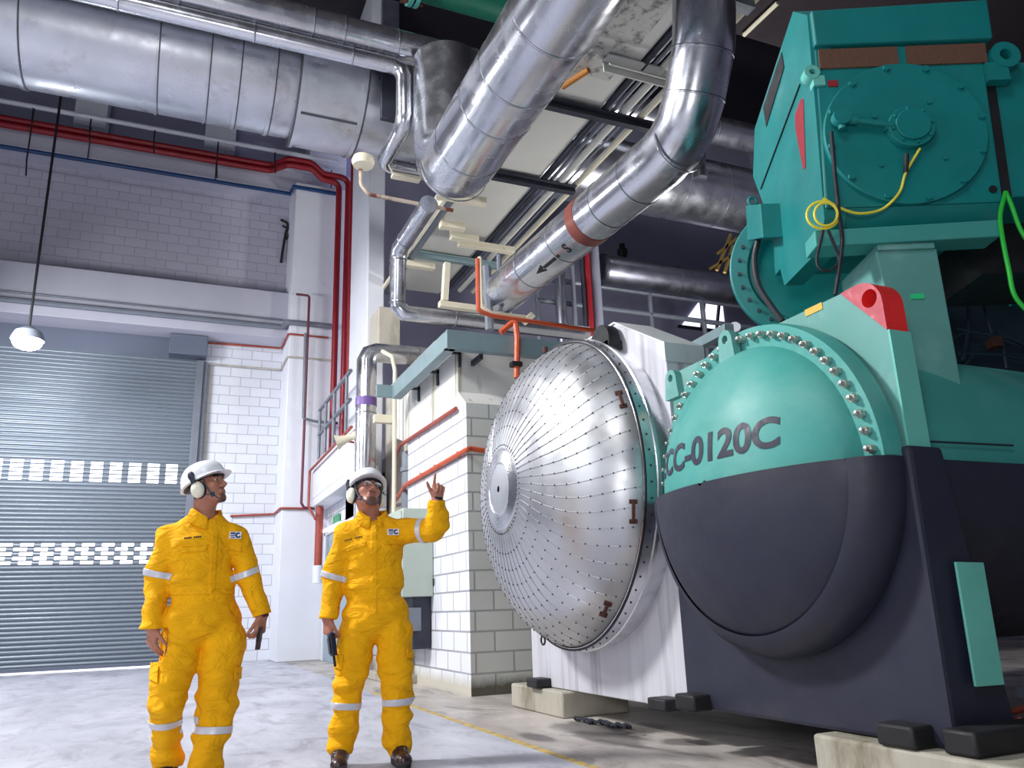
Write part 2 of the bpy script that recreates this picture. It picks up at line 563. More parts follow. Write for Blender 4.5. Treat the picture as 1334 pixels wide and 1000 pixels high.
# ---------------------------------------------------------------- roller shutter (structure door)
sl = MB()
pitch, Ys, x0, x1 = .0805, 16.98, -5.2, .36
holes = [(1.86, 2.235), (3.36, 3.80)]
nsl = int(5.95 / pitch)
hp, hw = .33, .21
sec = [(0.0, .0), (.012, .022), (.040, .030), (.062, .020), (.072, .0), (.0805, .0)]
def slat_strip(xa, xb, z):
    vs, fs = [], []
    for x in (xa, xb):
        for (dz, dy) in sec:
            vs.append((x, Ys - dy, z + dz))
    n = len(sec)
    for i in range(n - 1):
        fs.append((i, n + i, n + i + 1, i + 1))
    sl.add(vs, fs)
def slat_part(xa, xb, z, k0, k1):
    vs, fs = [], []
    for x in (xa, xb):
        for (dz, dy) in sec[k0:k1 + 1]:
            vs.append((x, Ys - dy, z + dz))
    n = k1 - k0 + 1
    for i in range(n - 1):
        fs.append((i, n + i, n + i + 1, i + 1))
    sl.add(vs, fs)
for k in range(nsl):
    z = .09 + k * pitch
    band = next((b for b in holes if b[0] <= z + .04 <= b[1]), None)
    if band is None:
        slat_strip(x0, x1, z)
    else:          # slotted slat: daylight shows through the slots
        slat_part(x0, x1, z, 0, 1)
        slat_part(x0, x1, z, 4, 5)
        sh = 0.10 * ((k % 2) if band is holes[0] else 0)
        x = x1 - .22 - sh
        prev = x1
        while x - hw > x0:
            slat_part(x, prev, z, 1, 4)
            prev = x - hw
            x -= hp
        slat_part(x0, prev, z, 1, 4)
door = struct('door_1', sl, M['slat'], smooth=60, label='grey roller shutter with two rows of daylight slots')
obj('guide_rail', MB().box((x1 - .02, Ys - .09, 0), (x1 + .12, Ys + .03, 5.95)).box((x1 + .12, Ys - .03, 0), (x1 + .2, Ys + .03, 5.95)), M['grey_paint'], door, bevel=.006)
obj('bottom_bar', MB().box((x0, Ys - .05, .035), (x1 - .02, Ys + .02, .1)), M['hood'], door, bevel=.006)
# ================================================================ silver vessel with riveted cladding
def cladding(name, base=(205, 207, 210), rough=.3, var=.06, metal=.95, dirt=(150, 140, 124), at=(.62, .85), ds=2.2):
    return mat(name, base, rough, metal, var=var, scale=2.2, dirt=dirt, dirt_at=at, dirt_scale=ds, rvar=.1, bumpk=.02, bump_scale=3)
M['clad'] = cladding('aluminium_cladding', (212, 213, 218), .27)
M['clad2'] = cladding('dull_aluminium_cladding', (196, 200, 206), .36)
M['clad_dome'] = cladding('aluminium_dome_cladding', (198, 200, 205), .38, metal=.9, dirt=(176, 158, 136), at=(.6, .85), ds=1.1)
M['clad_white'] = mat('pale_zinc_plate', (214, 216, 220), .45, .35, var=.05, scale=3, stretch=(1, 1, .3), dirt=(178, 178, 180), dirt_at=(.55, .8), dirt_scale=3)
M['plate_stain'] = mat('streaked_white_plate', (208, 209, 218), .5, .2, var=.05, scale=7, stretch=(1, 1, .035), dirt=(140, 136, 142), dirt_at=(.5, .72), dirt_scale=6)
M['seam'] = mat('dark_seam', (96, 98, 104), .5, .6, var=.1)
M['rivet'] = mat('dark_rivet', (52, 50, 56), .4, .6, var=.1)
M['rust'] = mat('rusty_iron', (84, 50, 42), .8, .2, var=.3, scale=30)

YS, ZS, XS = 5.5, 1.70, 2.9          # axis of the silver vessel, plane of its rim
RS, DS = 1.16, .635
sv = thing('silver_heat_exchanger', (3.2, YS, .2), 'riveted silver dome-ended vessel on a pale plate, left of the green vessel', 'vessel')
def sx(r):           # depth of the dished end at radius r
    return XS - DS * math.sqrt(max(0, 1 - (r / RS) ** 2.0)) ** 1.0
prof = [(-(DS), 0.02)]
rr = np.linspace(0.04, 1, 34)
prof = [(sx(RS * math.sin(t)) - 3.0, RS * math.sin(t)) for t in np.linspace(.02, PI / 2, 40)]
dome = MB().lathe(prof, (3.0, YS, ZS), (1, 0, 0), 112, up=(0, 0, 1), flip=False)
# raised lap seams, one per gore, and the rivets along them
NG = 56
for g in range(NG):
    a0 = 2 * PI * g / NG
    pts = []
    for t in np.linspace(math.asin(.30 / RS), PI / 2 * .985, 16):
        r = RS * math.sin(t)
        tw = a0 + .10 * math.sin((r - .3) / (RS - .3) * PI)
        nx = -math.cos(t) / 1.0
        pts.append(V(sx(r) - .002, YS + r * math.cos(tw), ZS + r * math.sin(tw)))
    dome.tube(pts, .0028, 5, caps=False, mi=0)
    for k in range(13):
        t = math.asin(.33 / RS) + (PI / 2 * .97 - math.asin(.33 / RS)) * (k / 12) ** .9
        r = RS * math.sin(t)
        tw = a0 + .10 * math.sin((r - .3) / (RS - .3) * PI)
        nrm = unit(V(-math.cos(t) * RS / DS, math.sin(t) * math.cos(tw), math.sin(t) * math.sin(tw)))
        c = V(sx(r), YS + r * math.cos(tw), ZS + r * math.sin(tw)) + nrm * .002
        dome.ball(c, .0062, seg=6, rings=4, mi=1)
obj('dome', dome, [M['clad_dome'], M['rivet']], sv, smooth=50)
# cylindrical band between dome and plate, with its two lap joints
band = MB().lathe([(-.12, 1.155), (-.115, 1.168), (-.03, 1.175), (-.025, 1.185), (.0, 1.185), (.005, 1.172), (.12, 1.16)], (XS + .02, YS, ZS), (1, 0, 0), 112)
band.lathe([(-.118, 1.160), (-.118, 1.176), (-.108, 1.176), (-.108, 1.160)], (XS + .02, YS, ZS), (1, 0, 0), 112, mi=1)
for k in range(70):
    a = 2 * PI * k / 70
    band.ball((XS - .05, YS + 1.172 * math.cos(a), ZS + 1.172 * math.sin(a)), .008, seg=6, rings=4, mi=1)
obj('rim_band', band, [M['clad'], M['rivet']], sv)
# round blank in the middle of the dome
xd = sx(.3)
d = MB().lathe([(.012, .02), (.006, .19), (.0, .197), (.004, .205), (.012, .29), (.02, .305), (.06, .305)], (xd - .02, YS, ZS), (1, 0, 0), 72)
d.lathe([(.012, .0), (.012, .02)], (xd - .02, YS, ZS), (1, 0, 0), 72)
obj('centre_disc', d, M['clad'], sv)
# end plate: rectangle with chamfered upper corners, folded cladding edge
y0, y1, zb, zch, ztop, ych = 4.33, 6.72, .2, 2.545, 2.905, .62
pl = [(y0, zb), (y0, zch), (y0 + ych, ztop), (y1 - ych, ztop), (y1, zch), (y1, zb)]
plate = MB().prism(pl, (3.04, 0, 0), (0, 1, 0), (0, 0, 1), (1, 0, 0), .30)
obj('end_plate', plate, M['plate_stain'], sv, smooth=0, bevel=.008)
cap = MB().prism([(y0 - .012, 2.42), (y0 - .012, zch + .01), (y0 + ych, ztop + .015), (y1 - ych, ztop + .015), (y1 + .012, zch + .01), (y1 + .012, 2.42), (y1, 2.42), (y1, zch), (y1 - ych, ztop), (y0 + ych, ztop), (y0, zch), (y0, 2.42)], (3.03, 0, 0), (0, 1, 0), (0, 0, 1), (1, 0, 0), .325)
obj('folded_edge', cap, M['clad_white'], sv, smooth=0)
obj('shell', MB().lathe([(0, 1.08), (4.2, 1.08)], (3.3, YS, ZS), (1, 0, 0), 64), M['clad2'], sv)
# black lifting lug that stands on top of the rim
lug = MB().lathe([(-.05, .02), (-.05, .14), (.05, .14), (.05, .02)], (2.96, 4.98, 2.745), (1, 0, 0), 28).lathe([(-.05, 0), (-.05, .02)], (2.96, 4.98, 2.745), (1, 0, 0), 28).box((2.91, 4.85, 2.6), (3.03, 5.1, 2.74))
obj('lifting_lug', lug, M['black'], sv, bevel=.006)
# small rusty handles riveted on the dome, an eye at the bottom, a stub on top
def dome_pt(y, z, out=0.0):
    r = math.hypot(y - YS, z - ZS)
    n = unit(V(-(1 / DS ** 2) * (XS - sx(r)), (y - YS) / RS ** 2, (z - ZS) / RS ** 2))
    return V(sx(r), y, z) + n * out, n
def dome_px(x, y):
    d = ray(x, y)
    t = np.linspace(3, 9, 6000)
    Q = EYE + d[None] * t[:, None]
    r2 = ((Q[:, 1] - YS) ** 2 + (Q[:, 2] - ZS) ** 2) / RS ** 2 + ((Q[:, 0] - XS) / DS) ** 2
    k = np.argmax(r2 < 1)
    return Q[k]
for (xa, ya, xb, yb) in ((806, 512, 812, 529), (825, 653, 825, 679), (792, 786, 786, 800)):
    a, b = dome_px(xa, ya), dome_px(xb, yb)
    na = dome_pt(a[1], a[2])[1]
    h = MB().bar(a + na * .014, b + na * .014, .02, .016, up=na)
    for q in (a, b):
        h.bar(q + na * .006 - np.cross(na, unit(b - a)) * .027, q + na * .006 + np.cross(na, unit(b - a)) * .027, .028, .012, up=na)
    obj('handle', h, M['rust'], sv, bevel=.002, label='small rusty handle on the silver dome')
q, n = dome_pt(YS + .2, ZS - 1.08)
obj('drain_eye', MB().tube([q + V(-.02 + .03 * math.cos(a) * 0, .035 * math.cos(a), -.02 + .03 * math.sin(a)) for a in np.linspace(0, 2 * PI, 13)], .008, 6), M['black'], sv)
q, n = dome_pt(YS - .02, ZS + 1.1)
obj('vent_stub', MB().tube([q, q + V(0, 0, .05)], .022, 10), M['rust'], sv)
for x, y in ((703, 886), (868, 912)):
    q = P(x, y, 'X', 2.98)
    obj('anchor_block', MB().box((2.9, q[1] - .1, .197), (3.06, q[1] + .1, .27)), M['black'], sv, bevel=.012)

# concrete plinths
def plinth(name, lo, hi, label):
    return obj(name, MB().box(lo, hi), M['concrete'], bevel=.015, label=label, cat='plinth', group=None)
plinth('concrete_plinth', (2.95, 5.98, 0), (3.55, 7.0, .195), 'low concrete plinth under the far corner of the silver vessel')
plinth('concrete_plinth', (2.84, .9, 0), (3.6, 3.15, .238), 'low concrete plinth under the near end of the green vessel')

# ================================================================ green vessel, lower half wrapped in black insulation
M['teal'] = mat('teal_green_paint', (62, 150, 144), .56, .0, var=.12, scale=1.6, dirt=(104, 168, 160), dirt_at=(.5, .8), dirt_scale=1.2, rvar=.1)
M['teal_dark'] = mat('deep_teal_paint', (12, 122, 122), .45, .0, var=.14, scale=2, dirt=(24, 112, 108), dirt_at=(.5, .8), dirt_scale=1.4)
M['teal_plate'] = mat('chalky_teal_plate', (92, 154, 148), .5, .0, var=.12, scale=2.2, dirt=(128, 174, 172), dirt_at=(.52, .75), dirt_scale=2.4)
M['teal_edge'] = mat('mint_edge_paint', (104, 188, 176), .5, var=.08)
M['insul'] = mat('black_foam_insulation', (34, 37, 55), .55, var=.14, scale=2.5, dirt=(54, 50, 58), dirt_at=(.58, .8), dirt_scale=2, bumpk=.45, bump_scale=5)
M['ear_red'] = mat('red_painted_ear', (226, 44, 44), .5, var=.12, scale=6)
M['ear_pink'] = mat('faded_red_primer', (188, 84, 96), .6, var=.15, scale=14, dirt=(214, 140, 148), dirt_at=(.55, .7), dirt_scale=16)
M['bolt'] = mat('bright_steel_bolt', (190, 184, 178), .3, .9, var=.15)
M['yellow_tag'] = mat('yellow_tag', (214, 172, 60), .5, var=.1)
M['text_blue'] = mat('dark_blue_stencil', (16, 22, 50), .5, var=.25, scale=12)
M['text_silver'] = mat('flaked_silver_patch', (206, 212, 214), .4, .3, var=.1)

YG, ZG, XG = 3.36, 1.43, 2.9
gv = thing('green_heat_exchanger', (3.4, YG, .2), 'large green dome-ended vessel marked ECC-0120C with black insulated lower half', 'vessel')
RU, DU = .742, .37
RL, DL = .835, .40
def prof_e(R_, D_, n=1.95):
    out = []
    for t in np.linspace(.02, PI / 2, 36):
        r = R_ * math.sin(t) ** (2 / n)
        out.append((-D_ * math.cos(t) ** (2 / n), r))
    return out
# upper dome (half turned), lower insulated dome; cut at the level of the axis
up_ = MB().lathe(prof_e(RU, DU), (XG - .0, YG, ZG), (1, 0, 0), 64, a0=-PI / 2 - .02, a1=PI / 2 + .02)
obj('dome_head', up_, M['teal'], gv, smooth=50)
lo_ = MB().lathe(prof_e(RL, DL) , (XG - .0, YG, ZG), (1, 0, 0), 64, a0=PI / 2, a1=3 * PI / 2)
# flat top lip of the insulation
k = prof_e(RL, DL)
k2 = prof_e(RU * .97, DU * .97)
for s in (-1, 1):
    vs = [(XG + t, YG + s * r, ZG) for t, r in k] + [(XG + t, YG + s * r, ZG) for t, r in k2]
    n = len(k)
    fs = [(i, i + 1, n + i + 1, n + i) for i in range(n - 1)]
    lo_.add(vs, fs if s > 0 else [f[::-1] for f in fs])
obj('insulated_head', lo_, M['insul'], gv, smooth=50, label='black foam insulation on the lower half of the dome')
# insulated flange band round the lower half
pb = [(-.175, .76), (-.155, .805), (-.10, .85), (-.03, .876), (.04, .87), (.09, .85)]
fb = MB().lathe(pb, (XG, YG, ZG), (1, 0, 0), 64, a0=PI / 2, a1=3 * PI / 2)
for s in (-1, 1):
    vs = [(XG + t, YG + s * r, ZG) for t, r in pb] + [(XG - .175, YG + s * .6, ZG), (XG + .09, YG + s * .6, ZG)]
    fb.add(vs, [tuple(range(6)) + (7, 6)] if s > 0 else [(tuple(range(6)) + (7, 6))[::-1]])
obj('insulated_flange', fb, M['insul'], gv, smooth=50)
# bolted flange on the upper half
fl = MB().lathe([(-.045, RU - .03), (-.045, .85), (.0, .86), (.06, .86)], (XG, YG, ZG), (1, 0, 0), 64, a0=-PI / 2, a1=PI / 2)
obj('flange', fl, M['teal'], gv)
NB = 30
for i in range(NB):
    a = -PI / 2 + .05 + (PI - .1) * i / (NB - 1)
    c = V(XG - .045, YG - .797 * math.sin(a), ZG + .797 * math.cos(a))
    b = MB().lathe([(-.03, .0), (-.03, .021), (.0, .023)], c, (1, 0, 0), 6)
    b.lathe([(-.055, .0), (-.052, .011), (-.03, .012)], c, (1, 0, 0), 10)
    obj('bolt', b, M['bolt'], gv, group=None)
# square tube plate: green above the axis, wrapped in black below, lifting ears on top
ya, yb, zt = 2.5, 4.22, 2.30
ear = []
cy, cz, er = 2.60, 2.36, .13
def hole_plate(outer, hole_c, hole_r, x, dep, mi=0, n=28):
    """plate with a round hole: outer is a list of (y, z) points, as many as wanted"""
    h = [(hole_c[0] + hole_r * math.cos(2 * PI * i / n), hole_c[1] + hole_r * math.sin(2 * PI * i / n)) for i in range(n)]
    mb = MB()
    # radial projection of the ring onto the outer outline
    def out_pt(a):
        d = (math.cos(a), math.sin(a)); best = None
        for i in range(len(outer)):
            p, q = outer[i], outer[(i + 1) % len(outer)]
            ex, ez = q[0] - p[0], q[1] - p[1]
            den = d[0] * ez - d[1] * ex
            if abs(den) < 1e-9: continue
            t = ((p[0] - hole_c[0]) * ez - (p[1] - hole_c[1]) * ex) / den
            s = ((p[0] - hole_c[0]) * d[1] - (p[1] - hole_c[1]) * d[0]) / den
            if t > 0 and -1e-6 <= s <= 1 + 1e-6 and (best is None or t > best): best = t
        return (hole_c[0] + d[0] * best, hole_c[1] + d[1] * best)
    angs = sorted(set([2 * PI * i / n for i in range(n)] + [math.atan2(p[1] - hole_c[1], p[0] - hole_c[0]) % (2 * PI) for p in outer]))
    I = [(hole_c[0] + hole_r * math.cos(a), hole_c[1] + hole_r * math.sin(a)) for a in angs]
    Oo = [out_pt(a) for a in angs]
    k = len(angs)
    vs = [(x, *p) for p in I] + [(x, *p) for p in Oo] + [(x + dep, *p) for p in I] + [(x + dep, *p) for p in Oo]
    fs = []
    for i in range(k):
        j = (i + 1) % k
        fs += [(i, k + i, k + j, j)[::-1], (2 * k + i, 2 * k + j, 3 * k + j, 3 * k + i)[::-1], (i, j, 2 * k + j, 2 * k + i), (k + i, 3 * k + i, 3 * k + j, k + j)]
    mb.add(vs, fs, mi)
    return mb
TH = .13
XP = 2.99
zt = 2.29
tp = MB().prism([(ya, 1.44), (ya, 2.02), (2.735, zt), (yb, zt), (yb, 1.44)], (XP, 0, 0), (0, 1, 0), (0, 0, 1), (1, 0, 0), TH)
obj('tube_plate', tp, [M['teal_plate']], gv, smooth=0, bevel=.003)
hc = P(1133, 390, 'X', XP)
rw = [(ya, 2.02), (2.735, zt)] + [(ya + .13 + .13 * math.cos(a), zt + .005 - .13 + .13 * math.sin(a)) for a in np.linspace(PI * .5, PI, 9)]
ear = hole_plate(rw, (float(hc[1]) - .0, float(hc[2]) + .005), .045, XP - .003, TH + .006)
e = obj('lifting_ear', ear, [M['ear_pink'], M['ear_red']], gv, smooth=40, label='red painted lifting ear with a round hole')
for p in e.data.polygons:
    p.material_index = 0 if p.normal.x < -.5 else 1
obj('tag', MB().box((XP - .004, 2.86, 2.255), (XP, 2.98, 2.292)), M['yellow_tag'], gv, label='small yellow tag on the plate')
obj('tag', MB().box((XP - .004, 4.12, 2.22), (XP, 4.2, 2.26)), M['yellow_tag'], gv, label='small yellow tag at the far corner of the plate')
# mint edge strip on the near side
obj('edge_strip', MB().box((XP - .002, ya - .012, 1.46), (XP + TH + .002, ya, 2.02)), M['teal_edge'], gv)
# black lower plate, flaring towards the foot on its near side
lp = MB()
pf = [(2.44, 1.475), (2.47, .24), (4.28, .24), (4.28, 1.475)]
A = [(2.95, 2.46, 1.475), (2.95, 2.48, .242), (2.95, 4.30, .242), (2.95, 4.30, 1.475)]
B = [(3.16, 2.46, 1.475), (3.34, 2.48, .242), (3.34, 4.30, .242), (3.16, 4.30, 1.475)]
lp.add(A + B, [(0, 1, 2, 3)[::-1], (4, 5, 6, 7), (0, 4, 5, 1)[::-1], (3, 2, 6, 7)[::-1], (0, 3, 7, 4)[::-1], (1, 5, 6, 2)[::-1]])
o = obj('support_plate', lp, M['insul'], gv, smooth=0, bevel=.02, label='black insulated support plate under the dome')
for x, y in ((908, 917), (1186, 962)):
    q = P(x, y, 'X', 2.92)
    obj('anchor_block', MB().box((2.83, q[1] - .095, .24), (2.97, q[1] + .095, .33)), M['black'], gv, bevel=.014)
obj('anchor_block', MB().box((2.87, 2.32, .24), (3.36, 2.47, .335)), M['black'], gv, bevel=.014)
# shell running away behind the plate
obj('shell', MB().lathe([(0, .76), (5.4, .76)], (3.1, YG, ZG), (1, 0, 0), 72, a0=-PI / 2, a1=PI / 2), M['teal'], gv)
obj('shell_insulation', MB().lathe([(0, .84), (5.4, .84)], (3.1, YG, ZG), (1, 0, 0), 72, a0=PI / 2, a1=3 * PI / 2).box((3.1, YG - .84, ZG - .01), (8.5, YG + .84, ZG)), M['insul'], gv, label='black foam insulation under the green shell')
obj('side_panel', MB().bar(P(1262, 732, 'Y', 2.44), P(1289, 893, 'Y', 2.44), .17, .012, up=(0, 1, 0)), M['teal_edge'], gv, bevel=.003, label='plain mint green panel on the black side')
# lifting lugs
for (yy, zz, xx) in ((3.40, 2.245, 2.87), (4.03, 2.20, 2.93)):
    lg = hole_plate([(yy - .07, zz - .13), (yy + .07, zz - .13), (yy + .055, zz + .01)] + [(yy + .055 * math.cos(a), zz + .055 * math.sin(a)) for a in np.linspace(.3, PI - .3, 7)] + [(yy - .055, zz + .01)], (yy, zz), .024, xx - .08, .05)
    obj('lifting_lug', lg, M['teal_plate'], gv, smooth=40)
obj('level_strip', MB().bar(P(1195, 574, 'Y', YG - .77), P(1320, 580, 'Y', YG - .77), .006, .008), M['insul'], gv)
# stencilled number wrapped on the dome
def on_dome(y, z):
    r2 = abs((y - YG) / RU) ** 1.95 + abs((z - ZG) / RU) ** 1.95
    r = min(.999, math.hypot((y - YG) / RU, (z - ZG) / RU))
    return XG - DU * max(0.0, 1 - r ** 1.95) ** (1 / 1.95)
# arc length along the level z: map line position to y
zl = ZG + .172
ys = np.linspace(YG + .715, YG - .6, 400)
xs = np.array([on_dome(y, zl) for y in ys])
al = np.concatenate([[0], np.cumsum(np.hypot(np.diff(xs), np.diff(ys)))])
def tfn(x, y):
    yy = float(np.interp(x, al, ys))
    z = zl + y
    return (on_dome(yy, z) - .0035, yy, z)
s_end = float(np.interp(-2.885, -ys, al))
s_beg = float(np.interp(-3.93, -ys, al))
tm = text_mb('ECC-0120C', (0, 0, 0), (1, 0, 0), (0, 1, 0), (0, 0, 1), .205, fn=None, align='LEFT')
wv = np.array(tm.v)
W = wv[:, 0].max() - wv[:, 0].min()
k = (s_end - s_beg) / W
x00 = wv[:, 0].min()
tm = text_mb('ECC-0120C', (0, 0, 0), (1, 0, 0), (0, 1, 0), (0, 0, 1), .205, align='LEFT', fn=lambda x, y: tfn(s_beg + (x - x00) * k, y))
obj('stencil_number', tm, M['text_blue'], gv, smooth=0, label='dark blue stencilled number ECC-0120C')
# ================================================================ compressor motor on its pedestal above the green vessel
AZM = math.radians(-24)
MU, MN, MO = V(math.cos(AZM), math.sin(AZM), 0), V(math.sin(AZM), -math.cos(AZM), 0), V(3.6, 2.81, 0)
LEAN = .07
def mw(u, z, n=0.0):
    """point in the motor's own frame: u across its face, z up, n outwards from its face"""
    return MO + MU * (u + LEAN * (z - 2.9) * (1 if z > 2.85 else 0)) + MN * n + V(0, 0, z)
def mslab(mb, poly, n0, n1, mi=0):
    """polygon (u, z) from n0 (front) back to n1"""
    k = len(poly)
    A = [mw(u, z, n0) for u, z in poly]
    B = [mw(u, z, n1) for u, z in poly]
    fs = [tuple(range(k)), tuple(range(k, 2 * k))[::-1]]
    for i in range(k):
        j = (i + 1) % k
        fs.append((i, k + i, k + j, j))
    ar = sum(poly[i][0] * poly[(i + 1) % k][1] - poly[(i + 1) % k][0] * poly[i][1] for i in range(k))
    if ar < 0:
        fs = [f[::-1] for f in fs]
    return mb.add(A + B, fs, mi)
M['grille'] = mat('brown_mesh_grille', (112, 82, 66), .7, .3, var=.25, scale=90, bumpk=.8, bump_scale=160)
M['cable_yellow'] = mat('yellow_cable', (226, 214, 70), .5, var=.1)
M['cable_green'] = mat('green_cable', (40, 190, 60), .45, var=.1)
M['cable_black'] = mat('black_cable', (34, 36, 44), .5, var=.1)
M['red_label'] = mat('red_label', (150, 36, 50), .5, var=.1)
M['green_label'] = mat('bright_green_label', (40, 206, 130), .5, var=.05)
mo = thing('compressor_motor', mw(.1, 1.9, -.4), 'tall teal motor and compressor with a round bolted cover, above the green vessel', 'motor')
T = M['teal_dark']
# body
b = MB()
mslab(b, [(-.40, 2.92), (.585, 2.92), (.585, 3.96), (-.40, 3.96)], 0, -.95)
obj('motor_body', b, T, mo, smooth=0, bevel=.012)
# bulging side housing on the left, seen edge-on; its rear leans outwards
def mw2(u, z, n): return MO + MU * u + MN * n + V(0, 0, z)
def back(x, y, n):
    d = ray(x, y); c = MO + MN * n
    t = ((c - EYE) @ MN) / (d @ MN)
    return EYE + d * t
e_lo, e_hi = mw2(-.420, 2.69, -.0), mw2(-.330, 4.2, -.0)
sn = unit(np.cross(e_hi - e_lo, MN))
def side(x, y, out=0.0):
    """photo point on the motor's left side face"""
    d = ray(x, y)
    t = ((e_lo - EYE) @ sn) / (d @ sn)
    p = EYE + d * t
    n_ = (p - MO) @ MN
    if out == 0 and n_ > -.004: p = p - MN * (n_ + .004)
    return p - sn * out * np.sign(sn @ MU)
b = MB()
ring_ = [(1052, 19), (1058, 64), (1064, 150), (1074, 285), (1067, 326), (1022, 372), (993, 262), (981, 230), (983, 168), (1033, 15)]
vs = [side(x, y) for x, y in ring_]
inn = [p + MU * .12 for p in vs]
k = len(vs)
fs = [tuple(range(k)), tuple(range(k, 2 * k))[::-1]] + [(i, k + i, k + (i + 1) % k, (i + 1) % k) for i in range(k)]
b.add(vs + inn, fs)
obj('side_housing', b, T, mo, smooth=0)
obj('side_seam', MB().bar(side(1043, 110, .003), side(992, 246, .003), .008, .012, up=sn), M['black'], mo)
obj('red_scrape', MB().add([side(1043, 130, .003), side(1047, 128, .003), side(1050, 219, .003), side(1047, 221, .003), side(1037, 170, .003), side(1036, 150, .003)], [(0, 1, 2, 3, 4, 5)]), M['red_label'], mo, smooth=0)
sb = MB()
q1, q2, q3, q4 = side(1019, 68, .006), side(1022, 88, .006), side(999, 165, .006), side(995, 140, .006)
sb.add([q1, q2, q3, q4] + [p + MU * .05 for p in (q1, q2, q3, q4)], [(0, 1, 2, 3), (7, 6, 5, 4), (0, 4, 5, 1), (1, 5, 6, 2), (2, 6, 7, 3), (3, 7, 4, 0)])
obj('side_louvre', sb, M['black'], mo, smooth=0)
# roof hood, overhanging to the front, with two mesh grilles below it
b = MB()
mslab(b, [(-.40, 3.965), (.64, 3.965), (.64, 4.235), (-.41, 4.205)], .03, -.95)
obj('roof_hood', b, T, mo, smooth=0, bevel=.01)
for (ua, ub) in ((-.375, .085), (.135, .60)):
    b = MB()
    mslab(b, [(ua, 3.815), (ub, 3.815), (ub, 3.945), (ua, 3.945)], .012, -.01)
    obj('grille', b, M['grille'], mo, smooth=0, label='brown mesh grille under the hood')
# round cover plate with its bolts
cu, cz_, cr = .075, 3.365, .462
def disc(mb, u, z, r0, n0, n1, seg=64, mi=0, inner=0.0):
    A = [mw(u + r0 * math.cos(2 * PI * i / seg), z + r0 * .975 * math.sin(2 * PI * i / seg), n1) for i in range(seg)]
    B = [mw(u + r0 * math.cos(2 * PI * i / seg), z + r0 * .975 * math.sin(2 * PI * i / seg), n0) for i in range(seg)]
    mb.add(A + B, [tuple(range(seg))] + [(i, seg + i, seg + (i + 1) % seg, (i + 1) % seg) for i in range(seg)], mi)
    return mb
b = disc(MB(), cu, cz_, cr, 0, .03)
obj('round_cover', b, T, mo, smooth=30, bevel=.004)
for i in range(12):
    a = 2 * PI * (i + .35) / 12
    c = mw(cu + .435 * math.cos(a), cz_ + .424 * math.sin(a), .03)
    obj('cover_bolt', MB().lathe([(0, .022), (.018, .02), (.018, 0)], c, MN, 6, flip=True), T, mo)
b = disc(MB(), cu + .015, cz_ + .01, .132, .03, .075, 40)
obj('bearing_cap', disc(b, cu + .015, cz_ + .012, .098, .075, .092, 40), T, mo, smooth=30, bevel=.003)
for i in range(8):
    a = 2 * PI * (i + .2) / 8
    obj('cap_bolt', MB().lathe([(0, .010), (.012, .009), (.012, 0)], mw(cu + .015 + .112 * math.cos(a), cz_ + .01 + .108 * math.sin(a), .075), MN, 6, flip=True), T, mo)
for (uu, zz) in ((-.1, 3.47), (.22, 3.55), (-.09, 3.16), (.27, 3.19)):
    obj('plug', MB().lathe([(0, .018), (.012, .016), (.012, 0)], mw(uu, zz, .03), MN, 10, flip=True), T, mo)
# oil pipe and fitting at nine o'clock
a, b2 = mw(-.305, 3.44, .07), mw(-.02, 3.385, .07)
b = MB().tube([a, b2], .018, 12).tube([a + (b2 - a) * .05, a + (b2 - a) * .3], .026, 12).tube([a - MN * .02, a + MN * .03], .05, 12).tube([a + V(0, 0, -.07), a], .022, 10)
b.tube([mw(-.06, 3.39, .05), mw(0, 3.385, .05)], .03, 10)
obj('oil_pipe', b, T, mo)
# lifting ears
for (u_, z_, r_, n_) in ((-.425, 3.79, .045, .02), (.70, 3.85, .085, .03)):
    c = mw(u_, z_, n_)
    seg = 28
    ring = MB()
    ri = r_ * .42
    vs = []
    for nn in (0.0, -.07):
        for rr_ in (r_, ri):
            for i in range(seg):
                aa = 2 * PI * i / seg
                vs.append(c + MU * rr_ * math.cos(aa) + V(0, 0, rr_ * math.sin(aa)) + MN * nn)
    fs = []
    for i in range(seg):
        j = (i + 1) % seg
        fs += [(i, j, seg + j, seg + i), (2 * seg + i, 3 * seg + i, 3 * seg + j, 2 * seg + j), (i, 2 * seg + i, 2 * seg + j, j), (seg + i, seg + j, 3 * seg + j, 3 * seg + i)]
    ring.add(vs, fs)
    s = 1 if u_ < 0 else -1
    ring.obox(c - V(0, 0, r_ * 1.25) + MU * s * r_ * .75 - MN * .035, MU * r_ * .75, V(0, 0, r_ * .7), MN * .03)
    obj('lifting_ear', ring, M['teal_edge'] if u_ < 0 else T, mo, smooth=40)
obj('label_plate', MB().obox(mw(-.305, 3.715, .004), MU * .028, V(0, 0, .02), MN * .004), M['red_label'], mo)
# skirt, bearer beam, pedestal
b = MB()
k0 = [(-.385, 2.915, 0), (.58, 2.915, 0), (.58, 2.80, -.14), (-.30, 2.80, -.14)]
A = [mw2(*p) for p in [(-.40, 2.915, 0), (.58, 2.915, 0), (.56, 2.795, -.10), (-.33, 2.795, -.10)]]
Bk = [p - MN * .2 for p in A]
b.add(A + Bk, [(3, 2, 1, 0), (4, 5, 6, 7), (0, 1, 5, 4), (1, 2, 6, 5), (2, 3, 7, 6), (3, 0, 4, 7)])
obj('skirt', b, T, mo, smooth=0)
b = MB()
A = [mw2(*p) for p in [(-.495, 2.68, .03), (.51, 2.70, .03), (.52, 2.80, .03), (-.49, 2.775, .03)]]
Bk = [p - MN * .16 for p in A]
b.add(A + Bk, [(0, 1, 2, 3), (7, 6, 5, 4), (1, 0, 4, 5), (2, 1, 5, 6), (3, 2, 6, 7), (0, 3, 7, 4)])
obj('bearer_beam', b, M['teal'], mo, smooth=0, bevel=.006)
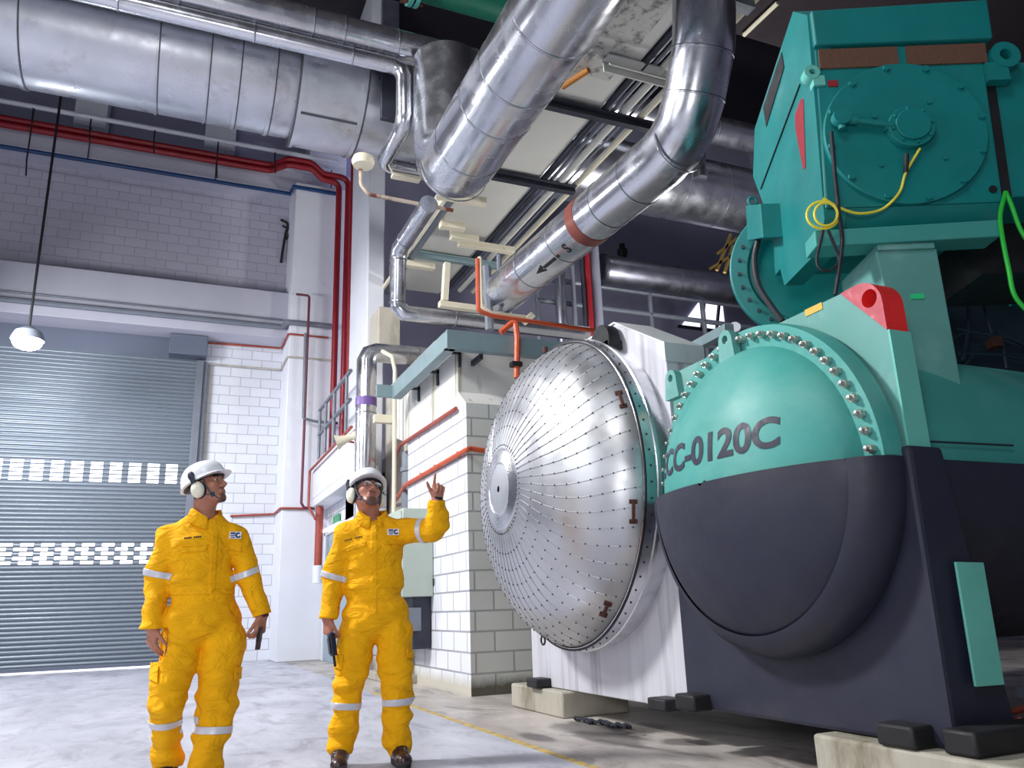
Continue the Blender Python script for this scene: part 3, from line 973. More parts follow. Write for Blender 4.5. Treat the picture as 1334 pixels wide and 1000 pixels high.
b = MB()
c0 = [(-.16, 2.66), (.175, 2.66), (.165, 1.55), (-.085, 1.55)]
A = [mw2(u, z, -.01) for u, z in c0]
Bk = [mw2(u, z, -.5) for u, z in c0]
b.add(A + Bk, [(0, 3, 2, 1), (4, 5, 6, 7), (0, 1, 5, 4), (1, 2, 6, 5), (2, 3, 7, 6), (3, 0, 4, 7)])
b.obox(mw2(.003, 2.672, -.25), MU * .155, V(0, 0, .018), MN * .26)
obj('pedestal', b, M['teal_plate'], mo, smooth=0, bevel=.006)
q = P(1195, 385, 'Y', 2.78)
def mface(x, y, n):
    d = ray(x, y); c = MO + MN * n
    return EYE + d * (((c - EYE) @ MN) / (d @ MN))
obj('green_label', MB().obox(mface(1195, 386, -.006), MU * .036, V(0, 0, .014), MN * .004), M['green_label'], mo, label='small bright green label on the pedestal')
# gear casing behind: big round flange at the left, seen edge on
c = mface(1052, 350, -1.2)
axr = unit(MN * .97 - MU * .24)
b = MB().lathe([(-.10, .46), (.0, .53), (.05, .53), (.06, .52), (.06, .41), (.03, .39), (.03, .0)], c, axr, 64, flip=True)
b.lathe([(-.9, .30), (-.1, .46)], c, axr, 48, flip=True)
obj('gear_casing', b, T, mo, smooth=35)
for i in range(28):
    a = 2 * PI * i / 28
    e1 = V(0, 0, 1); e2 = np.cross(axr, e1)
    p = c + (e1 * math.cos(a) + e2 * math.sin(a)) * .465 + axr * .06
    obj('casing_bolt', MB().lathe([(0, .014), (.016, .014), (.016, .0)], p, axr, 6, flip=True), M['dark_steel'], mo)
# terminal box on the side, hose and small eye
b = MB()
A = [side(996, 268, .13), side(1016, 266, .13), side(1020, 310, .13), side(998, 314, .13)]
Bk = [p + MU * .16 for p in A]
b.add(A + Bk, [(3, 2, 1, 0), (4, 5, 6, 7), (0, 1, 5, 4), (1, 2, 6, 5), (2, 3, 7, 6), (3, 0, 4, 7)])
obj('terminal_box', b, M['teal_dark'], mo, smooth=0, bevel=.006)
h = [side(1005, 312, .09), side(1006, 340, .12), side(1012, 372, .12), side(1026, 400, .10), side(1042, 420, .1)]
obj('conduit', MB().tube(smooth_path(h), .02, 10), M['cable_black'], mo)
c = side(984, 262, .02)
obj('eye_bolt', MB().tube([c + MU * .03 * math.cos(a) + V(0, 0, .03 * math.sin(a)) for a in np.linspace(0, 2 * PI, 15)], .012, 8), M['teal_dark'], mo)
# right-hand end box
b = MB()
mslab(b, [(.64, 2.98), (1.25, 2.98), (1.25, 3.86), (.64, 3.86)], -.06, -.9)
obj('end_box', b, T, mo, smooth=0, bevel=.01)
b = MB()
mslab(b, [(.59, 2.98), (.66, 2.98), (.66, 3.8), (.59, 3.8)], -.04, -.2)
mslab(b, [(.64, 2.66), (1.3, 2.66), (1.3, 2.98), (.64, 2.98)], -.4, -.95)
obj('gap_shade', b, M['black'], mo, smooth=0)  # black slabs stand in for shade in the gap around the end box
disc_ = MB().lathe([(-.01, 0), (-.01, .022), (.012, .022)], mface(1293, 247, .0), -MN, 16)
obj('drain_hole', disc_, M['black'], mo)

# cables on the motor
def cable(name, pts, r, m, parent, label=None):
    return obj(name, MB().tube(smooth_path(pts), r, 8), m, parent, label=label)
p0 = mw(.125, 3.235, .06)
cable('sensor_cable', [p0, mface(1180, 225, .05), mface(1172, 250, .045), mface(1150, 272, .045), mface(1120, 278, .06), mface(1095, 271, .07), mface(1072, 258, .07)], .0075, M['cable_yellow'], mo, 'yellow sensor cable on the round cover')
b = MB().tube([mface(1181, 201, .07), mface(1180, 224, .055)], .014, 10)
obj('cable_plug', b, M['cable_black'], mo)
for k_, (cx, cyy, rx, ry) in enumerate(((1072, 280, 21, 18), (1076, 279, 15, 15))):
    pts = [mface(cx + rx * math.cos(a), cyy + ry * math.sin(a), .085 + .01 * k_) for a in np.linspace(0, 2 * PI, 24)]
    obj('cable_coil', MB().tube(pts, .0075, 8), M['cable_yellow'], mo, label='coiled yellow cable hanging at the corner')
cable('power_cable', [mface(1083, 172, .08), mface(1086, 210, .085), mface(1092, 270, .09), mface(1097, 310, .09), mface(1094, 345, .09), mface(1088, 384, .09)], .011, M['cable_black'], mo)
pts = [mface(1073, 297, .08), mface(1068, 318, .08), mface(1064, 340, .08), mface(1070, 351, .08), mface(1082, 352, .08), mface(1093, 340, .08), mface(1088, 322, .08), mface(1079, 300, .08)]
obj('cable_loop', MB().tube(smooth_path(pts), .008, 8), M['cable_black'], mo)
cable('earth_cable', [mface(1310, 250, .02), mface(1303, 280, .04), mface(1306, 310, .06), mface(1314, 350, .07), mface(1322, 385, .07), mface(1345, 412, .07)], .012, M['cable_green'], mo, 'bright green earth cable at the right edge')
cable('earth_cable', [mface(1310, 250, .02), mface(1318, 268, .03), mface(1330, 300, .03), mface(1350, 330, .03)], .012, M['cable_green'], mo, 'short green earth cable running off to the right')
# ================================================================ overhead ducts and pipes
M['pipe'] = cladding('bright_pipe_cladding', (206, 208, 216), .24, dirt=(150, 150, 158), at=(.6, .85), ds=1.3)
M['pipe_dull'] = cladding('worn_duct_cladding', (200, 203, 212), .34, var=.09, dirt=(150, 142, 134), at=(.58, .85), ds=1.5)
M['pipe_dark'] = cladding('dark_old_cladding', (150, 152, 166), .36, var=.15)  # darker cladding tone for rear stubs and one standpipe
M['brown_band'] = mat('brown_marker_band', (122, 62, 52), .45, var=.1)
M['purple_band'] = mat('purple_marker_band', (116, 90, 160), .45, var=.06)
M['ink'] = mat('black_stencil_ink', (24, 24, 30), .5, var=.1)
M['green_pipe'] = mat('deep_green_pipe_paint', (12, 92, 74), .45, var=.15)

def pipe(name, pts, r, m, label, cat='pipe', bend=0.0, seams=(), ends=True, group=None, seg=28, nb=5):
    """insulated pipe with lap-joint rings at the given fractions of its length"""
    pts = [np.asarray(p, float) for p in pts]
    mb = MB().tube(pts, r, seg, bend=bend, nb=nb)
    L = [np.linalg.norm(pts[i + 1] - pts[i]) for i in range(len(pts) - 1)]
    tot = sum(L)
    for s in seams:
        q = s * tot
        for i, l in enumerate(L):
            if q <= l:
                d = unit(pts[i + 1] - pts[i])
                c = pts[i] + d * q
                mb.lathe([(-.012, r * .99), (-.010, r + .005), (.004, r + .005), (.006, r + .001)], c, d, seg)
                mb.lathe([(.005, r + .0012), (.013, r + .0012)], c, d, seg, mi=1)
                break
            q -= l
    return obj(name, mb, [m, M['seam']], label=label, cat=cat, group=group, smooth=40)

YD, ZD = 10.0, 8.1
du = thing('cooling_duct', (0, YD, ZD - .82), 'very wide silver duct across the upper left under the roof', 'duct')
obj('duct_shell', MB().tube([V(-9.8, YD, ZD), V(3.3, YD, ZD)], .82, 56), M['pipe_dull'], du)
for xp in (-3.9, -2.06, -.55, .05, .42, .86):
    b = MB().ring((xp, YD, ZD), (1, 0, 0), .82, .05 if xp in (-2.06, .42, .86) else .015, .018, 56)
    b.lathe([(.028, .8225), (.045, .8225)], (xp, YD, ZD), (1, 0, 0), 56, mi=1)
    obj('joint_band', b, [M['pipe_dull'], M['seam']], du)
b = MB().tube([V(1.2, YD, ZD + .02), V(2.06, YD, ZD + .02)], .93, 56)
b.ring((1.22, YD, ZD + .02), (1, 0, 0), .93, .05, .02, 56).ring((2.03, YD, ZD + .02), (1, 0, 0), .93, .06, .02, 56)
for xe_ in (1.185, 2.075):
    b.lathe([(-.012, .80), (-.012, .945), (.012, .945), (.012, .80)], (xe_, YD, ZD + .02), (1, 0, 0), 56, mi=1)
b.box((1.24, YD - .45, ZD - .83), (2.0, YD - .44, ZD - .80), 1)
obj('sleeve', b, [M['pipe_dull'], M['seam']], du, label='wider sleeve at the end of the duct')
b = MB().box((2.2, YD - .98, ZD - 1.0), (2.44, YD - .9, ZD + .9))
obj('strap', b, M['dark_steel'], du, bevel=.01)
obj('strap_foot', MB().lathe([(0, .0), (0, .13), (.06, .15), (.12, .13), (.12, .0)], P(473, 216, 'Y', YD - .9), (0, 0, 1), 24), M['cream'], du)

Y2 = 8.6
a, b_ = P(450, 45, 'Y', Y2), P(560, 68, 'Y', Y2)
zA = (a[2] + b_[2]) / 2
pipe('steel_pipe', [(-9.8, Y2, zA), (5.5, Y2, zA)], .2, M['pipe'], 'upper of the two silver pipes running in front of the wide duct', seams=(.62, .72, .745, .79, .86))
q = P(521, 88, 'Y', Y2)
q0 = P(380, 54, 'Y', Y2)
zB = (q[2] + q0[2]) / 2
v1 = P(533, 165, 'Y', Y2)
e2 = P(502, 215, 'Z', v1[2])
e3 = P(566, 230, 'Y', e2[1])
pipe('steel_pipe', [(-9.8, Y2, zB), (q[0] + .06, Y2, zB), (q[0] + .06, Y2, v1[2]), (q[0] + .02, e2[1], v1[2]), (q[0] + .75, e2[1], v1[2])], .108, M['pipe'], 'thin silver pipe with three bends in front of the duct end', bend=.16, seams=(.6, .7, .78), nb=2)
obj('pipe_shoe', MB().box((2.5, e2[1] - .06, v1[2] - .16), (2.9, e2[1] + .06, v1[2] - .108)), M['cream'], bevel=.004, label='flat pale support shoe under the bent thin silver pipe', cat='bracket')

XB, ZBp = 2.9, 6.0
pipe('steel_pipe', [(XB, -4.5, ZBp), (XB, 8.38, ZBp), (XB, 8.38, 7.67)], .43, M['pipe'], 'thick silver pipe slanting down from the top centre to a round elbow', bend=.5, seams=(.52, .60, .68, .735, .775, .83, .87), nb=5, seg=44)

dg = obj('green_pipe', MB().tube([P(548, -22, 'Y', 9.4), P(548, -22, 'Y', 9.4) + V(3.2, 0, 0)], .26, 28), M['green_pipe'], label='dark green pipe end under the roof at the top', cat='pipe')
f0 = P(548, -22, 'Y', 9.4)
fb_ = MB().lathe([(-.16, 0), (-.16, .36), (-.10, .36), (-.10, 0)], f0, (1, 0, 0), 28).lathe([(-.07, 0), (-.07, .36), (-.01, .36), (-.01, 0)], f0, (1, 0, 0), 28)
for i in range(10):
    a = 2 * PI * i / 10
    fb_.tube([f0 + V(-.24, .31 * math.cos(a), .31 * math.sin(a)), f0 + V(.06, .31 * math.cos(a), .31 * math.sin(a))], .03, 6, mi=1)
obj('flange_pair', fb_, [M['teal'], M['rust']], dg)

# pale panel duct that runs to the back beside the thick pipe
zt_ = 6.5
M['tray'] = mat('pale_tray_sheet', (206, 206, 200), .6, .0, var=.05, scale=1.2, dirt=(186, 158, 112), dirt_at=(.66, .82), dirt_scale=1.6)
tray = obj('tray_duct', MB().box((3.36, 1.0, zt_), (4.36, 13.2, zt_ + .35)), M['tray'], bevel=.01, label='long pale boxed tray under the roof beside the thick silver pipe', cat='tray')
obj('dark_stain', MB().box((3.5, 5.2, zt_ - .002), (4.2, 6.6, zt_)), mat('smudged_tray_sheet', (196, 196, 190), .6, var=.05, dirt=(120, 118, 120), dirt_at=(.5, .62), dirt_scale=7), tray, label='smudged part of the tray')
obj('channel_piece', MB().box((3.95, 6.28, 6.34), (4.83, 6.30, 6.48)).box((3.95, 6.16, 6.46), (4.83, 6.30, 6.48)).box((3.95, 6.16, 6.34), (4.83, 6.18, 6.36)), M['tray'], label='pale steel channel bolted across the conduits', cat='channel', bevel=.002)
# conduits beside the tray
for i, (x, y, r, m, lab) in enumerate(((838, 78, .045, 'dark_steel', 'dark conduit next to the pale tray'), (852, 78, .025, 'grey_paint', 'thin grey conduit second from the pale tray'), (866, 80, .05, 'tray', 'pale conduit third from the tray'), (880, 80, .014, 'grey_paint', 'thin wire-like conduit fourth from the tray'), (893, 80, .014, 'tray', 'thin pale conduit fifth from the tray'), (912, 66, .04, 'cream', 'cream pipe farthest from the tray in the bundle'))):
    q = P(x, y, 'Z', zt_)
    obj('conduit', MB().tube([V(q[0] + .05, 1.5, zt_), V(q[0] + .05, 12.9, zt_)], r, 10), M[m], label=lab, cat='conduit', group='conduits beside the tray')
q1, q2 = P(607, 246, 'Z', zt_ - .1), P(500, 377, 'Z', zt_ - .1)
xa = (q1[0] + q2[0]) / 2 - .12
obj('conduit', MB().tube([V(xa, 8.95, zt_ - .12), V(xa, 13.2, zt_ - .12)], .035, 10), M['cream'], label='cream conduit along the left edge of the tray', cat='conduit')
obj('conduit', MB().tube([V(xa + .12, 8.95, zt_ - .1), V(xa + .12, 13.2, zt_ - .1)], .05, 10), M['grey_paint'], label='grey conduit tucked between cream conduit and tray', cat='conduit')
# struts that carry the tray
for (xa_, ya_, xb_, yb_, m, lab) in ((700, 133, 850, 170, 'dark_steel', 'grey steel strut across the tray, nearest the camera'), (632, 227, 745, 252, 'dark_steel', 'grey steel strut across the middle of the tray'), (537, 331, 652, 347, 'steel_grey', 'grey green strut across the far end of the tray')):
    a, c = P(xa_, ya_, 'Z', 6.42), P(xb_, yb_, 'Z', 6.42)
    c[1] = a[1]
    a[0] -= .25
    obj('strut', MB().bar(a, c, .09, .09).box((a[0], a[1] - .1, 6.44), (c[0], a[1] + .1, 6.46)), M[m], label=lab, cat='strut', bevel=.004)
for (xa_, ya_, xb_, yb_, lab) in ((571, 253, 630, 267, 'cream bracket arm beside the thick elbow'), (574, 292, 604, 298, 'cream bracket with a lip, below the elbow bracket'), (588, 307, 622, 313, 'short cream bracket arm on the tray'), (598, 316, 670, 326, 'long cream steel angle with bolt holes on the tray'), (515, 341, 565, 349, 'cream bracket holding the thin bent silver pipe')):
    a, c = P(xa_, ya_, 'Z', 6.3), P(xb_, yb_, 'Z', 6.3)
    c[1] = a[1]
    obj('bracket', MB().bar(a, c, .12, .10).box((a[0] - .01, a[1] - .066, 6.245), (a[0] + .06, a[1] + .066, 6.5)), M['cream'], label=lab, cat='bracket', bevel=.006)
a, c = P(733, 113, 'Z', 6.4), P(767, 91, 'Z', 6.4)
obj('threaded_rod', MB().tube([a, c], .035, 10), mat('orange_rust', (166, 108, 44), .7, var=.2), label='orange rusty rod lying against the tray', cat='rod')

# thinner silver pipe that drops in front of the column, then crosses the plant room roof
a, c = P(572, 243, 'Z', 5.8), P(520, 327, 'Z', 5.8)
xs_ = (a[0] + c[0]) / 2
ys_ = c[1]
zs_ = P(521, 407, 'Y', ys_)[2]
pipe('steel_pipe', [(xs_, 8.74, 5.8), (xs_, ys_, 5.8), (xs_, ys_, zs_), (xs_ + 3.0, ys_, zs_)], .118, M['pipe'], 'thin silver pipe that steps down beside the white column and crosses to the right', bend=.1, seams=(.2, .3, .42, .6), nb=1)
# rusty drip pipe
a = P(470, 212, 'Y', 9.2)
obj('drip_pipe', MB().tube([a, P(470, 240, 'Y', 9.2), P(480, 253, 'Y', 9.2), P(553, 267, 'Y', 9.2), P(590, 274, 'Y', 9.2)], .026, 10, bend=.1), mat('rust_stained_cream_pipe', (190, 176, 160), .6, var=.1, dirt=(112, 58, 44), dirt_at=(.48, .56), dirt_scale=2.5), label='thin rust-stained drain pipe bent under the duct strap', cat='pipe')

# pipe with brown band, to the elbow in front of the motor
XK = 3.92
ax0, ax1, ax2, ax3 = P(652, 384, 'X', XK - .1), P(893, 182, 'X', XK + .05), P(917, 60, 'X', XK + .05), P(917, -30, 'X', XK + .05)
bp = pipe('steel_pipe', [ax0, ax1, ax2, ax3], .27, M['pipe'], 'silver pipe with a brown band and flow arrow, bending up beside the motor', bend=.55, seams=(.18, .33, .50, .60, .72, .80, .87), nb=3, seg=40)
dk = unit(ax1 - ax0)
ck = P(770, 283, 'X', XK)
ck = ax0 + dk * np.dot(ck - ax0, dk)
obj('marker_band', MB().ring(ck, dk, .27, .16, .006, 40), M['brown_band'], bp, label='brown marker band')
def on_pipe(s, a, r=.274):
    """point on the pipe's skin: s along, a round it from the side that faces the camera"""
    c = ax0 + dk * s
    e = unit((EYE - c) - dk * np.dot(EYE - c, dk))
    f = np.cross(dk, e)
    return c + (e * math.cos(a) + f * math.sin(a)) * r
s0 = np.dot(ck - ax0, dk) - .42
ar = MB()
NS = 8
def wrap_patch(mb, pts):
    vs = [on_pipe(s, a) for s, a in pts]
    mb.add(vs, [tuple(range(len(vs)))])
ah = .30
for k_ in range(6):
    wrap_patch(ar, [(s0 - .05 - .06 * k_, ah - .07), (s0 - .05 - .06 * k_, ah + .07), (s0 - .11 - .06 * k_, ah + .07), (s0 - .11 - .06 * k_, ah - .07)])
wrap_patch(ar, [(s0 - .41, ah - .2), (s0 - .41, ah + .2), (s0 - .60, ah)])
obj('flow_arrow', ar, M['ink'], bp, smooth=0, label='black flow arrow')
s1 = s0 + .13
ar = text_mb('S', (0, 0, 0), (1, 0, 0), (0, 1, 0), (0, 0, 1), .17, fn=lambda x, y: on_pipe(s1 + x, ah - y / .274 ))
obj('flow_letter', ar, M['ink'], bp, smooth=0, label='black letter S')

# steel pipes farther back
def back_pipe(x0, y0, r, Y, xe, m, lab, xs=None, seams=(.2, .5, .8)):
    a = P(x0, y0, 'Y', Y)
    return pipe('steel_pipe', [a, V(xe, Y, a[2])], r, M[m], lab, seams=seams)
back_pipe(690, 205, .62, 11.2, 12.5, 'pipe_dull', 'wide old silver duct behind the pipe with the brown band', seams=(.25, .42, .55))
back_pipe(690, 112, .27, 10.4, 12.5, 'pipe_dull', 'silver pipe above the wide old duct, behind the conduits', seams=(.18, .35, .5))
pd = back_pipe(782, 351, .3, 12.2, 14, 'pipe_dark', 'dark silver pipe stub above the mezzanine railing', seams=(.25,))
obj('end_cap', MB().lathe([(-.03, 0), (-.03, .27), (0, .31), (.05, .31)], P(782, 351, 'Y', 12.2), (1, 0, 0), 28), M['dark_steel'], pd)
# short stub under the duct behind
a = P(910, 215, 'Y', 9.5)
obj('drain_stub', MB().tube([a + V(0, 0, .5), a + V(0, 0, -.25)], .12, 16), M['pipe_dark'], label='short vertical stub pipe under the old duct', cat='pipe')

# vertical silver pipe with the purple band
YV = 11.6
a = P(478, 458, 'Y', YV)
vp = pipe('steel_pipe', [(a[0] + 2.2, YV, a[2]), (a[0], YV, a[2]), (a[0], YV, 0.0)], .155, M['pipe'], 'upright silver pipe with a purple band in front of the white column', bend=.16, seams=(.1, .2, .46, .62), nb=2)
zb_ = P(477, 524, 'Y', YV)[2]
obj('marker_band', MB().ring((a[0], YV, zb_), (0, 0, 1), .155, .13, .006, 32), M['purple_band'], vp, label='purple marker band')

# ---------------------------------------------------------------- red, blue and grey lines on the back wall
zr = P(200, 192, 'Y', 16.36)[2]
xr = P(444, 300, 'Y', 16.0)[0]
for i, (dz, dx, lab) in enumerate(((.07, .1, 'upper'), (-.07, -.1, 'lower'))):
    obj('red_pipe', MB().tube([(-9.8, 16.36, zr + dz), (xr - 1.5, 16.36, zr + dz), (xr - 1.2, 15.8, zr - .1 + dz), (xr - .7, 15.8, zr - .1 + dz), (xr - .45, 15.8, zr - .32 + dz), (xr + dx, 15.8, zr - .32 + dz), (xr + dx, 15.8, 3.75)], .065, 12, bend=.18, nb=4), M['red_paint'], label='dark red pipe on the back wall, %s of the pair that turns down' % lab, cat='pipe')
za = P(200, 172, 'Y', 16.3)[2]
obj('white_pipe', MB().tube([(-9.8, 16.36, za + .12), (3.0, 16.36, za + .12)], .05, 10), M['white'], label='thin white pipe just above the red pair', cat='pipe')
zb_ = P(220, 224, 'Y', 16.3)[2]
obj('blue_pipe', MB().tube([(-9.8, 16.38, zb_), (1.98, 16.38, zb_), (2.0, 16.04, zb_), (2.93, 16.04, zb_)], .045, 10), M['blue_paint'], label='thin dark blue pipe along the foot of the upper beam', cat='pipe')
for x in (112, 281, 432):
    q = P(x, 224, 'Y', 16.35)
    obj('rod_hanger', MB().tube([V(q[0], 16.35, zb_), V(q[0], 16.35, zb_ + .75)], .012, 6), M['dark_steel'], label={112: 'thin hanger rod of the blue pipe, leftmost', 281: 'thin hanger rod of the blue pipe, middle', 432: 'thin hanger rod of the blue pipe beside the red pipes'}[x], cat='hanger')
z1 = P(200, 398, 'Y', 16.4)[2]
z2 = P(200, 410, 'Y', 16.4)[2]
obj('conduit', MB().tube([(-9.8, 16.45, z1), (1.95, 16.45, z1)], .022, 8), M['grey_paint'], label='thin grey conduit across the lower beam', cat='conduit')
pp = [V(-9.8, 16.36, z2), V(1.96, 16.36, z2), V(1.98, 16.01, z2), V(2.9, 16.01, z2)]
obj('conduit', MB().tube(pp, .06, 10, bend=.06), M['grey_paint'], label='thick grey conduit along the bottom of the lower beam', cat='conduit')
def wall_run(name, m, pts, r, lab, cat='conduit', bend=.05):
    return obj(name, MB().tube(pts, r, 8, bend=bend, nb=4), M[m], label=lab, cat=cat)
Yq = 15.9
Yp = 16.06
wall_run('conduit', 'grey_paint', [P(398, 434, 'Y', Yq), P(395, 545, 'Y', Yq), P(412, 549, 'Y', Yq), P(440, 551, 'Y', Yq)], .03, 'grey conduit dropping down the pilaster and turning right')
wall_run('conduit', 'maroon', [P(386, 383, 'Y', Yq), P(403, 385, 'Y', Yq), P(396, 545, 'Y', Yq), P(392.5, 655, 'Y', Yq), P(396, 661, 'Y', Yq), P(410, 662, 'Y', Yq)], .026, 'maroon conduit down the whole pilaster')
Yw = 17.05
wall_run('conduit', 'rust_red', [P(248, 446, 'Y', Yw), P(280, 447, 'Y', Yw), V(2.03, Yw, P(374, 454, 'Y', Yw)[2]), V(2.03, Yp, P(374, 454, 'Y', Yw)[2]), V(2.85, Yp, P(374, 454, 'Y', Yw)[2])], .022, 'rust-coloured conduit along the top of the white block wall')
wall_run('conduit', 'beige', [P(266, 600, 'Y', Yw), P(275, 474, 'Y', Yw), V(2.03, Yw, P(370, 482, 'Y', Yw)[2]), V(2.03, Yp, P(370, 482, 'Y', Yw)[2]), V(2.93, Yp, P(370, 482, 'Y', Yw)[2])], .02, 'thin tan conduit boxed round the white block wall')
wall_run('conduit', 'maroon', [P(265, 448, 'Y', Yw), P(255, 598, 'Y', Yw)], .022, 'maroon conduit dropping beside the shutter')
wall_run('conduit', 'rust_red', [P(300, 672, 'Y', Yw), V(2.03, Yw, P(364, 669.5, 'Y', Yw)[2]), V(2.03, Yp, P(364, 669.5, 'Y', Yw)[2]), V(2.6, Yp, P(364, 669.5, 'Y', Yw)[2])], .022, 'rust-coloured conduit low on the white block wall')
wall_run('conduit', 'rust_red', [P(458, 556, 'X', 2.53), P(403.5, 613.5, 'X', 2.53), P(402, 660, 'X', 2.53), P(411, 676, 'X', 2.53)], .025, 'rust-red conduit along the balcony fascia', bend=.03)
a = P(411, 664, 'X', 2.62)
obj('riser_pipe', MB().tube([V(2.7, a[1], 2.82), V(2.7, a[1], 1.62)], .075, 14).tube([V(2.7, a[1], 1.72), V(2.7, a[1], 1.4)], .095, 14, mi=1), [M['rust_red'], M['white']], label='short thick red riser pipe with a white foot under the balcony', cat='pipe')
obj('conduit', MB().tube([V(2.93, 14.38, ZC - .4), V(2.93, 14.38, 3.75)], .03, 8), M['red_paint'], label='thin dark red line up the left edge of the white column', cat='conduit')
# motor box of the shutter with a cable
a, c = P(222, 433, 'Y', 16.75), P(266, 464, 'Y', 16.75)
bx = obj('motor_box', MB().box((a[0], 16.7, c[2]), (c[0] + .05, 17.05, a[2] - .02)), M['hood'], label='blue grey box at the end of the shutter roller', cat='box', bevel=.012)
pts = [P(366, 286, 'Y', 17.06), P(375, 292, 'Y', 17.0), P(372, 305, 'Y', 17.04), P(369, 322, 'Y', 17.0), P(366, 342, 'Y', 17.05)]
lc_ = MB().tube(smooth_path(pts), .03, 7)
lc_.tube(smooth_path([P(368, 294, 'Y', 17.04), P(378, 300, 'Y', 16.98), P(373, 312, 'Y', 17.03)]), .022, 6)
obj('loose_cable', lc_, M['black'], label='tangle of loose black cable on the upper block wall', cat='cable')
# floodlight on its drop rod
LP_ = P(36, 441, 'Y', 14.5)
fl_ = thing('floodlight', LP_, 'bright floodlight hanging on a long rod in front of the roller shutter', 'lamp')
obj('lamp_housing', MB().lathe([(.20, .0), (.20, .07), (.12, .2), (.0, .25), (-.03, .25), (-.03, .24)], LP_, (0, 0, 1), 28), M['grey_paint'], fl_)
M['lamp_glow'] = emit('lamp_glow', (255, 255, 255), 60)
obj('lens', MB().ball(LP_ + V(0, 0, -.06), .22, .22, .13, 24, 12), M['lamp_glow'], fl_)
obj('drop_rod', MB().tube([LP_ + V(0, 0, .12), V(LP_[0], LP_[1], ZC)], .022, 8), M['black'], fl_)
for (x, y0, y1) in ((50, 105, 230), (205, 138, 200), (360, 170, 225), (47, 110, 160), (123, 120, 185), (285, 178, 232)):
    a, c = P(x, y0, 'Y', 12.5), P(x - (y1 - y0) * .06, y1, 'Y', 12.5)
    obj('drop_cord', MB().tube([V(a[0], 12.5, ZD + .3), V(a[0], 12.5, c[2] + .25), V(a[0] + .02, 12.5, c[2])], .012, 6), M['black'], label={50: 'dark cord hanging under the duct at the far left', 205: 'dark cord hanging under the middle of the duct', 360: 'dark cord hanging under the duct joint near the sleeve', 47: 'short dark cord beside the far left one', 123: 'short dark cord near the first roof bracket', 285: 'short dark cord near the middle roof bracket'}[x], cat='cord', group='cords hanging under the duct')
# ================================================================ fittings on the right-hand wall, the plant room and the mezzanine
# balcony railing
rl = thing('balcony_railing', (2.66, 14.6, 3.7), 'grey pipe railing on the white balcony behind the column', 'railing')
for z in (4.25, 4.75):
    obj('rail', MB().tube([V(2.66, 15.7, z), V(2.66, 12.8, z)], .035, 10), M['grey_paint'], rl)
for y in (15.65, 15.0, 14.2, 13.1):
    obj('post', MB().tube([V(2.66, y, 3.7), V(2.66, y, 4.75)], .03, 10), M['grey_paint'], rl)
# horn loudspeaker
hs = P(452, 573, 'X', 2.52)
h0 = P(461, 568, 'X', 2.5)
dh = unit(V(-.85, .30, -.32))
sp_ = thing('horn_loudspeaker', hs, 'cream horn loudspeaker on the balcony fascia', 'loudspeaker')
obj('horn', MB().lathe([(.0, .045), (.10, .055), (.20, .08), (.25, .11), (.27, .12), (.26, .105), (.19, .065), (.08, .03)], h0, dh, 28), M['cream'], sp_)
obj('driver', MB().tube([h0 - dh * .14, h0 + dh * .02], .07, 16), M['cream'], sp_, bevel=.01)
obj('mount', MB().tube([h0, h0 + V(.0, .4, -.0), h0 + V(.1, .45, 0)], .018, 8), M['rust_red'], sp_)
# vent, door, sign on the wall under the balcony
vt = P(423, 668, 'X', 2.93)
b = MB()
for k_ in range(4):
    b.box((2.925, vt[1] - .18, vt[2] - .17 + .09 * k_), (2.945, vt[1] + .18, vt[2] - .12 + .09 * k_))
obj('wall_vent', b, M['black'], label='small dark slotted vent under the balcony', cat='vent')
dy0, dy1 = P(436, 800, 'X', 2.93)[1], P(424, 800, 'X', 2.93)[1]
d2 = struct('door_2', MB().box((2.90, 13.2, 0), (2.945, dy1, 2.3)), mat('pale_blue_door_paint', (150, 168, 184), .45, var=.05), label='pale blue grey door under the balcony', bevel=.006)
obj('door_frame', MB().box((2.88, dy1, 0), (2.95, dy1 + .1, 2.4)).box((2.88, 13.1, 2.3), (2.95, dy1 + .1, 2.4)), M['white'], d2, bevel=.004)
obj('handle', MB().box((2.84, dy1 - .16, .95), (2.90, dy1 - .12, 1.15)), M['dark_steel'], d2)
q = P(431, 701, 'X', 2.88)
obj('exit_sign', MB().box((2.88, 14.7, 2.44), (2.92, 15.2, 2.6)), mat('green_sign', (70, 150, 112), .5, var=.05), label='small green sign above the pale door', cat='sign', bevel=.004)
t5 = obj('tube_light', MB().tube([P(421, 692, 'X', 2.8), P(443, 681, 'X', 2.8)], .03, 12), emit('tube_glow', (255, 255, 255), 2), label='lit tube light on the wall under the balcony', cat='lamp')
# electrical cabinet
ec = thing('electrical_cabinet', (2.8, 9.7, 1.0), 'grey green electrical cabinet on the white block wall behind the pointing man', 'cabinet')
M['cab'] = mat('grey_green_enamel', (176, 188, 178), .4, var=.04)
obj('cabinet_body', MB().box((2.56, 9.2, 1.0), (2.935, 10.3, 2.02)), M['cab'], ec, bevel=.012)
obj('cabinet_door', MB().box((2.545, 9.23, 1.03), (2.56, 10.27, 1.99)), M['cab'], ec, bevel=.005)
obj('latch', MB().box((2.53, 9.28, 1.45), (2.546, 9.31, 1.58)), M['dark_steel'], ec)
obj('hinge', MB().box((2.93, 9.17, 1.12), (2.938, 9.2, 1.2)).box((2.93, 9.17, 1.8), (2.938, 9.2, 1.88)), M['dark_steel'], ec)
obj('trunking', MB().box((2.72, 9.3, .42), (2.935, 10.2, 1.0)), M['dark_steel'], ec, bevel=.006, label='dark cable trunking under the cabinet')
obj('junction_box', MB().box((2.60, 9.24, .62), (2.80, 9.44, .88)), M['grey_paint'], ec, bevel=.008)
